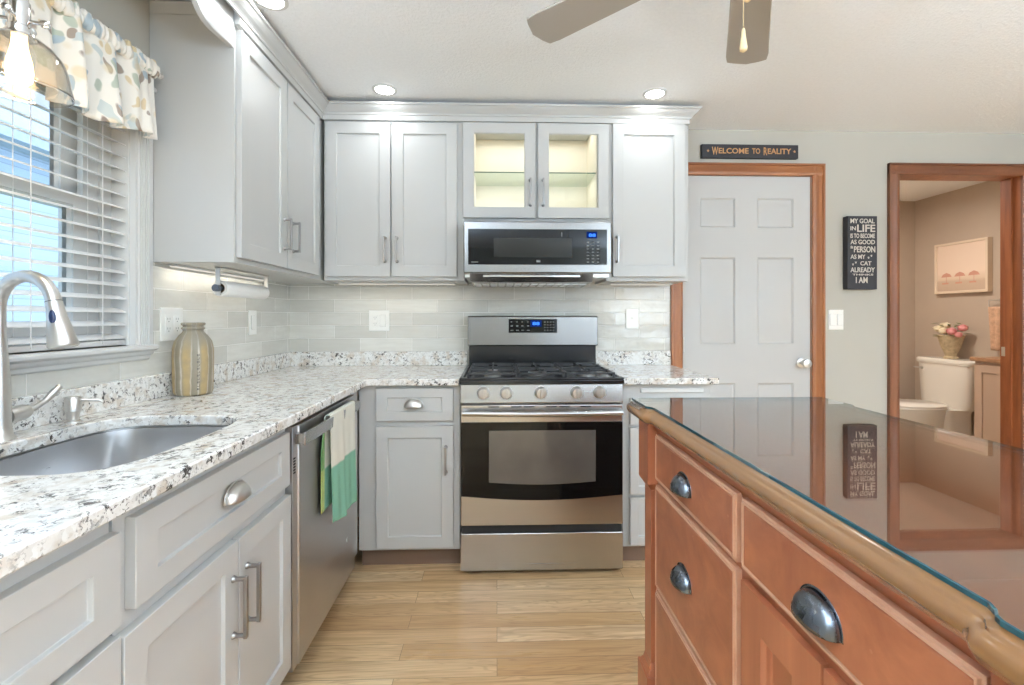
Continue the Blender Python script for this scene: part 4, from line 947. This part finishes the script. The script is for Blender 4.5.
def island_front(name, y_hi, y_lo, z0, z1, kind):
    W = y_hi-y_lo; b = MB()
    if kind == 'drawer':
        b.panelled([0, .0045, W-.0045, W], [z0, z0+.0045, z1-.0045, z1], {(1, 1)}, [(.0004, -.0035), (.0035, -.0040), (.0050, .0), (.0075, -.0030), (.0090, -.0030)], .018, -.009)
    else:
        b.panelled([0, .062, W-.062, W], [z0, z0+.07, z1-.062, z1], {(1, 1)}, [(.004, .008), (.012, .010), (.020, .016)], .020, -.011)
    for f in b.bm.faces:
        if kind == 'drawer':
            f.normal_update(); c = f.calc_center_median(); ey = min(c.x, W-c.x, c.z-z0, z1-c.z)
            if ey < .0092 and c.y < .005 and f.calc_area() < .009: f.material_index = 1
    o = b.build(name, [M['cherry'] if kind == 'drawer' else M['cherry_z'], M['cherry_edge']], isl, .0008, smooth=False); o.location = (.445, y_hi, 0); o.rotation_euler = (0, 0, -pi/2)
    return o
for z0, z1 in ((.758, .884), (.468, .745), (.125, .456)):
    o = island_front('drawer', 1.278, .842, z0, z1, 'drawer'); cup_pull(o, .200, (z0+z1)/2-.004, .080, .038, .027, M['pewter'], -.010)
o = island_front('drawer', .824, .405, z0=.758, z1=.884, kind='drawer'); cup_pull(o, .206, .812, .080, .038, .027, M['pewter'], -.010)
island_front('door', .824, .617, .125, .738, 'door'); island_front('door', .612, .405, .125, .738, 'door')
gt = thing('glass_tabletop', 'clear glass sheet with teal edges lying on the island top', 'glass top')
b = MB(); b.rings([iout(.0135, .9506), iout(.0125, .9515), iout(.0125, .9563), iout(.0140, .9572)], mi=1, capmi=0)
b.build('glass_sheet', [M['tabletop_glass'], M['glassedge']], gt, smooth=False)

# ---------------------------------------------------------------- bathroom contents
to = thing('toilet', 'white toilet seen through the bathroom doorway', 'toilet', (BX, 4.085, 0), pi/2)   # local x=+Y, y=-X
def sq(cx, cy, a, bb, p, z, n=32):
    o = []
    for k in range(n):
        t = 2*pi*k/n; c_, s_ = cos(t), sin(t); r = (abs(c_)**p+abs(s_)**p)**(-1/p); o.append((cx+a*r*c_, cy+bb*r*s_, z))
    return o
MB().rings([sq(0, .105, .215, .085, 6, .40), sq(0, .105, .232, .092, 6, .44), sq(0, .105, .252, .098, 6, .76), sq(0, .105, .254, .098, 6, .785)]).build('tank', M['porcelain'], to)
MB().rings([sq(0, .105, .262, .104, 6, .785), sq(0, .105, .270, .108, 6, .800), sq(0, .105, .270, .108, 6, .820), sq(0, .105, .258, .100, 6, .832)]).build('tank_lid', M['porcelain'], to)
MB().cyl((.18, .203, .735), (.18, .22, .735), .012, n=14).box(.178, .245, .218, .226, .730, .742).build('flush_handle', M['nickel'], to, .001)
MB().rings([sq(0, .38, .10, .22, 2.6, 0), sq(0, .38, .105, .23, 2.6, .06), sq(0, .38, .09, .20, 2.4, .17), sq(0, .42, .13, .24, 2.2, .28), sq(0, .455, .175, .262, 2.2, .37), sq(0, .455, .182, .268, 2.2, .400)]).build('bowl', M['porcelain'], to)
MB().rings([sq(0, .13, .14, .12, 4, .18), sq(0, .17, .16, .14, 4, .36), sq(0, .17, .18, .14, 4, .40)]).build('tank_mount', M['porcelain'], to)
MB().rings([sq(0, .46, .186, .260, 2.2, .401), sq(0, .46, .192, .266, 2.2, .408), sq(0, .46, .190, .264, 2.2, .420)]).build('seat', M['porcelain'], to)
MB().rings([sq(0, .46, .188, .262, 2.2, .4215), sq(0, .46, .190, .264, 2.2, .432), sq(0, .46, .178, .25, 2.2, .442)]).build('lid', M['porcelain'], to)
fa = thing('flower_arrangement', 'urn of ivory and pink roses on the toilet tank', 'flowers', (4.065, 4.085, .832))
MB().lathe([(.050, 0), (.054, .01), (.040, .025), (.046, .05), (.066, .10), (.082, .16), (.092, .20), (.096, .205), (.088, .210), (.078, .20)], n=28).build('urn', M['urn'], fa)
def rose(x, y, z, r, mat):
    b = MB()
    for k in range(7):
        a = k*2.4; q = r*(.25+.11*k); 
        b.grid(lambda u, v: (x+cos(a+(u-.5)*2.6)*q*(.55+.5*v), y+sin(a+(u-.5)*2.6)*q*(.55+.5*v), z+r*(.9-.10*k)*(v-.3)), 6, 3)
    b.ball((x, y, z-r*.1), r*.72, 8, (1, 1, .8)); b.build('rose', mat, fa, solid=.002)
for x, y, z, r, mt in ((-.05, .07, .27, .042, 'petal_w'), (-.07, .0, .25, .045, 'petal_w'), (-.02, .02, .30, .04, 'petal_w'), (-.06, -.07, .25, .048, 'petal_p'), (0, -.11, .28, .045, 'petal_p'), (-.05, -.12, .22, .036, 'petal_p'), (.01, .08, .30, .034, 'petal_w'), (-.03, -.02, .22, .04, 'petal_w')): rose(x, y, z, r, M[mt])
b = MB()
for k in range(26):
    a = random.uniform(0, 2*pi); r = random.uniform(.06, .13); z = random.uniform(.19, .32); c0 = Vector((cos(a)*r*.75, sin(a)*r, z)); t = Vector((cos(a), sin(a), random.uniform(-.3, .6)))*.03; s_ = Vector((-sin(a), cos(a), .2))*.010
    b.f([b.v(c0-t), b.v(c0+s_), b.v(c0+t), b.v(c0-s_)])
o = b.build('foliage', M['leaf'], fa, solid=.001); o['kind'] = 'stuff'
va = thing('vanity_cabinet', 'taupe bathroom vanity cabinet beside the toilet', 'vanity', (3.745, 3.02, 0), -pi/2)  # local x=-Y, y=+X
MB().box(-.545, -.07, .0, .42, .08, .862).build('cabinet_body', M['vanity'], va, .002); MB().box(-.53, -.08, .05, .40, 0, .08).build('toe_kick', M['vanity'], va)
for x0, x1 in ((-.535, -.312), (-.304, -.08)):
    shaker(va, 'door', x0, x1, .12, .835, .055, .018, -.018, M['vanity'])
MB().box(-.562, -.065, -.03, .424, .862, .892).build('vanity_top', M['vtop'], va, .004)
pi_ = thing('framed_picture', 'pale framed beach print with coral umbrellas on the bathroom wall', 'picture', (BX-.002, 4.305, 1.420), -pi/2)
MB().panelled([0, .02, .463, .483], [0, .02, .440, .460], {(1, 1)}, [(.001, .012)], .045, -.045).build('picture_frame', M['frame_pale'], pi_, .002)
MB().box(.022, .461, -.0345, -.0325, .022, .438).build('print', M['art'], pi_)
b = MB()
for x in (.11, .235, .36): b.prism([(x-.05, .15), (x+.05, .15), (x+.035, .175), (x, .19), (x-.035, .175)], 'y', -.0358, -.0345); b.box(x-.002, x+.002, -.0357, -.0345, .085, .15); b.box(x-.04, x+.02, -.0357, -.0345, .085, .10)
b.build('umbrella_motif', M['coral'], pi_)
tr = thing('towel_ring', 'wire towel ring on the bathroom wall above the vanity', 'towel ring', (BX, 3.75, 0), -pi/2)
MB().cyl((.02, 0, 1.345), (.02, -.05, 1.345), .008, n=12).tube([(-.06, -.05, 1.345), (-.06, -.05, 1.27), (.10, -.05, 1.27), (.10, -.05, 1.345), (-.06, -.05, 1.345)], [.004]*5, 8).build('ring', M['nickel'], tr)
tl = thing('hand_towel', 'beige folded hand towel hanging from the bathroom towel ring', 'towel', (BX, 3.75, 0), -pi/2)
MB().grid(lambda u, v: (-.05+.14*u+(.5-u)*.04*(1-v), -.062-.02*sin(u*3)+.006*sin(u*16), .93+.36*v), 20, 14).build('towel_cloth', M['pinktowel'], tl, solid=.012)
cl_ = thing('bathroom_ceiling_light', 'round bathroom ceiling light out of sight above the doorway', 'ceiling light', (3.0, 3.75, CE))
MB().lathe([(.14, 0), (.14, -.02), (.12, -.05), (.06, -.07), (.004, -.075)], n=32).build('diffuser', emit('bath_diffuser', (1, .88, .74, 1), 2), cl_)
area('bath_lamp', (0, 0, -.09), (0, 0, 0), .3, .3, 17, (1, .91, .81), 'DISK', parent=cl_)
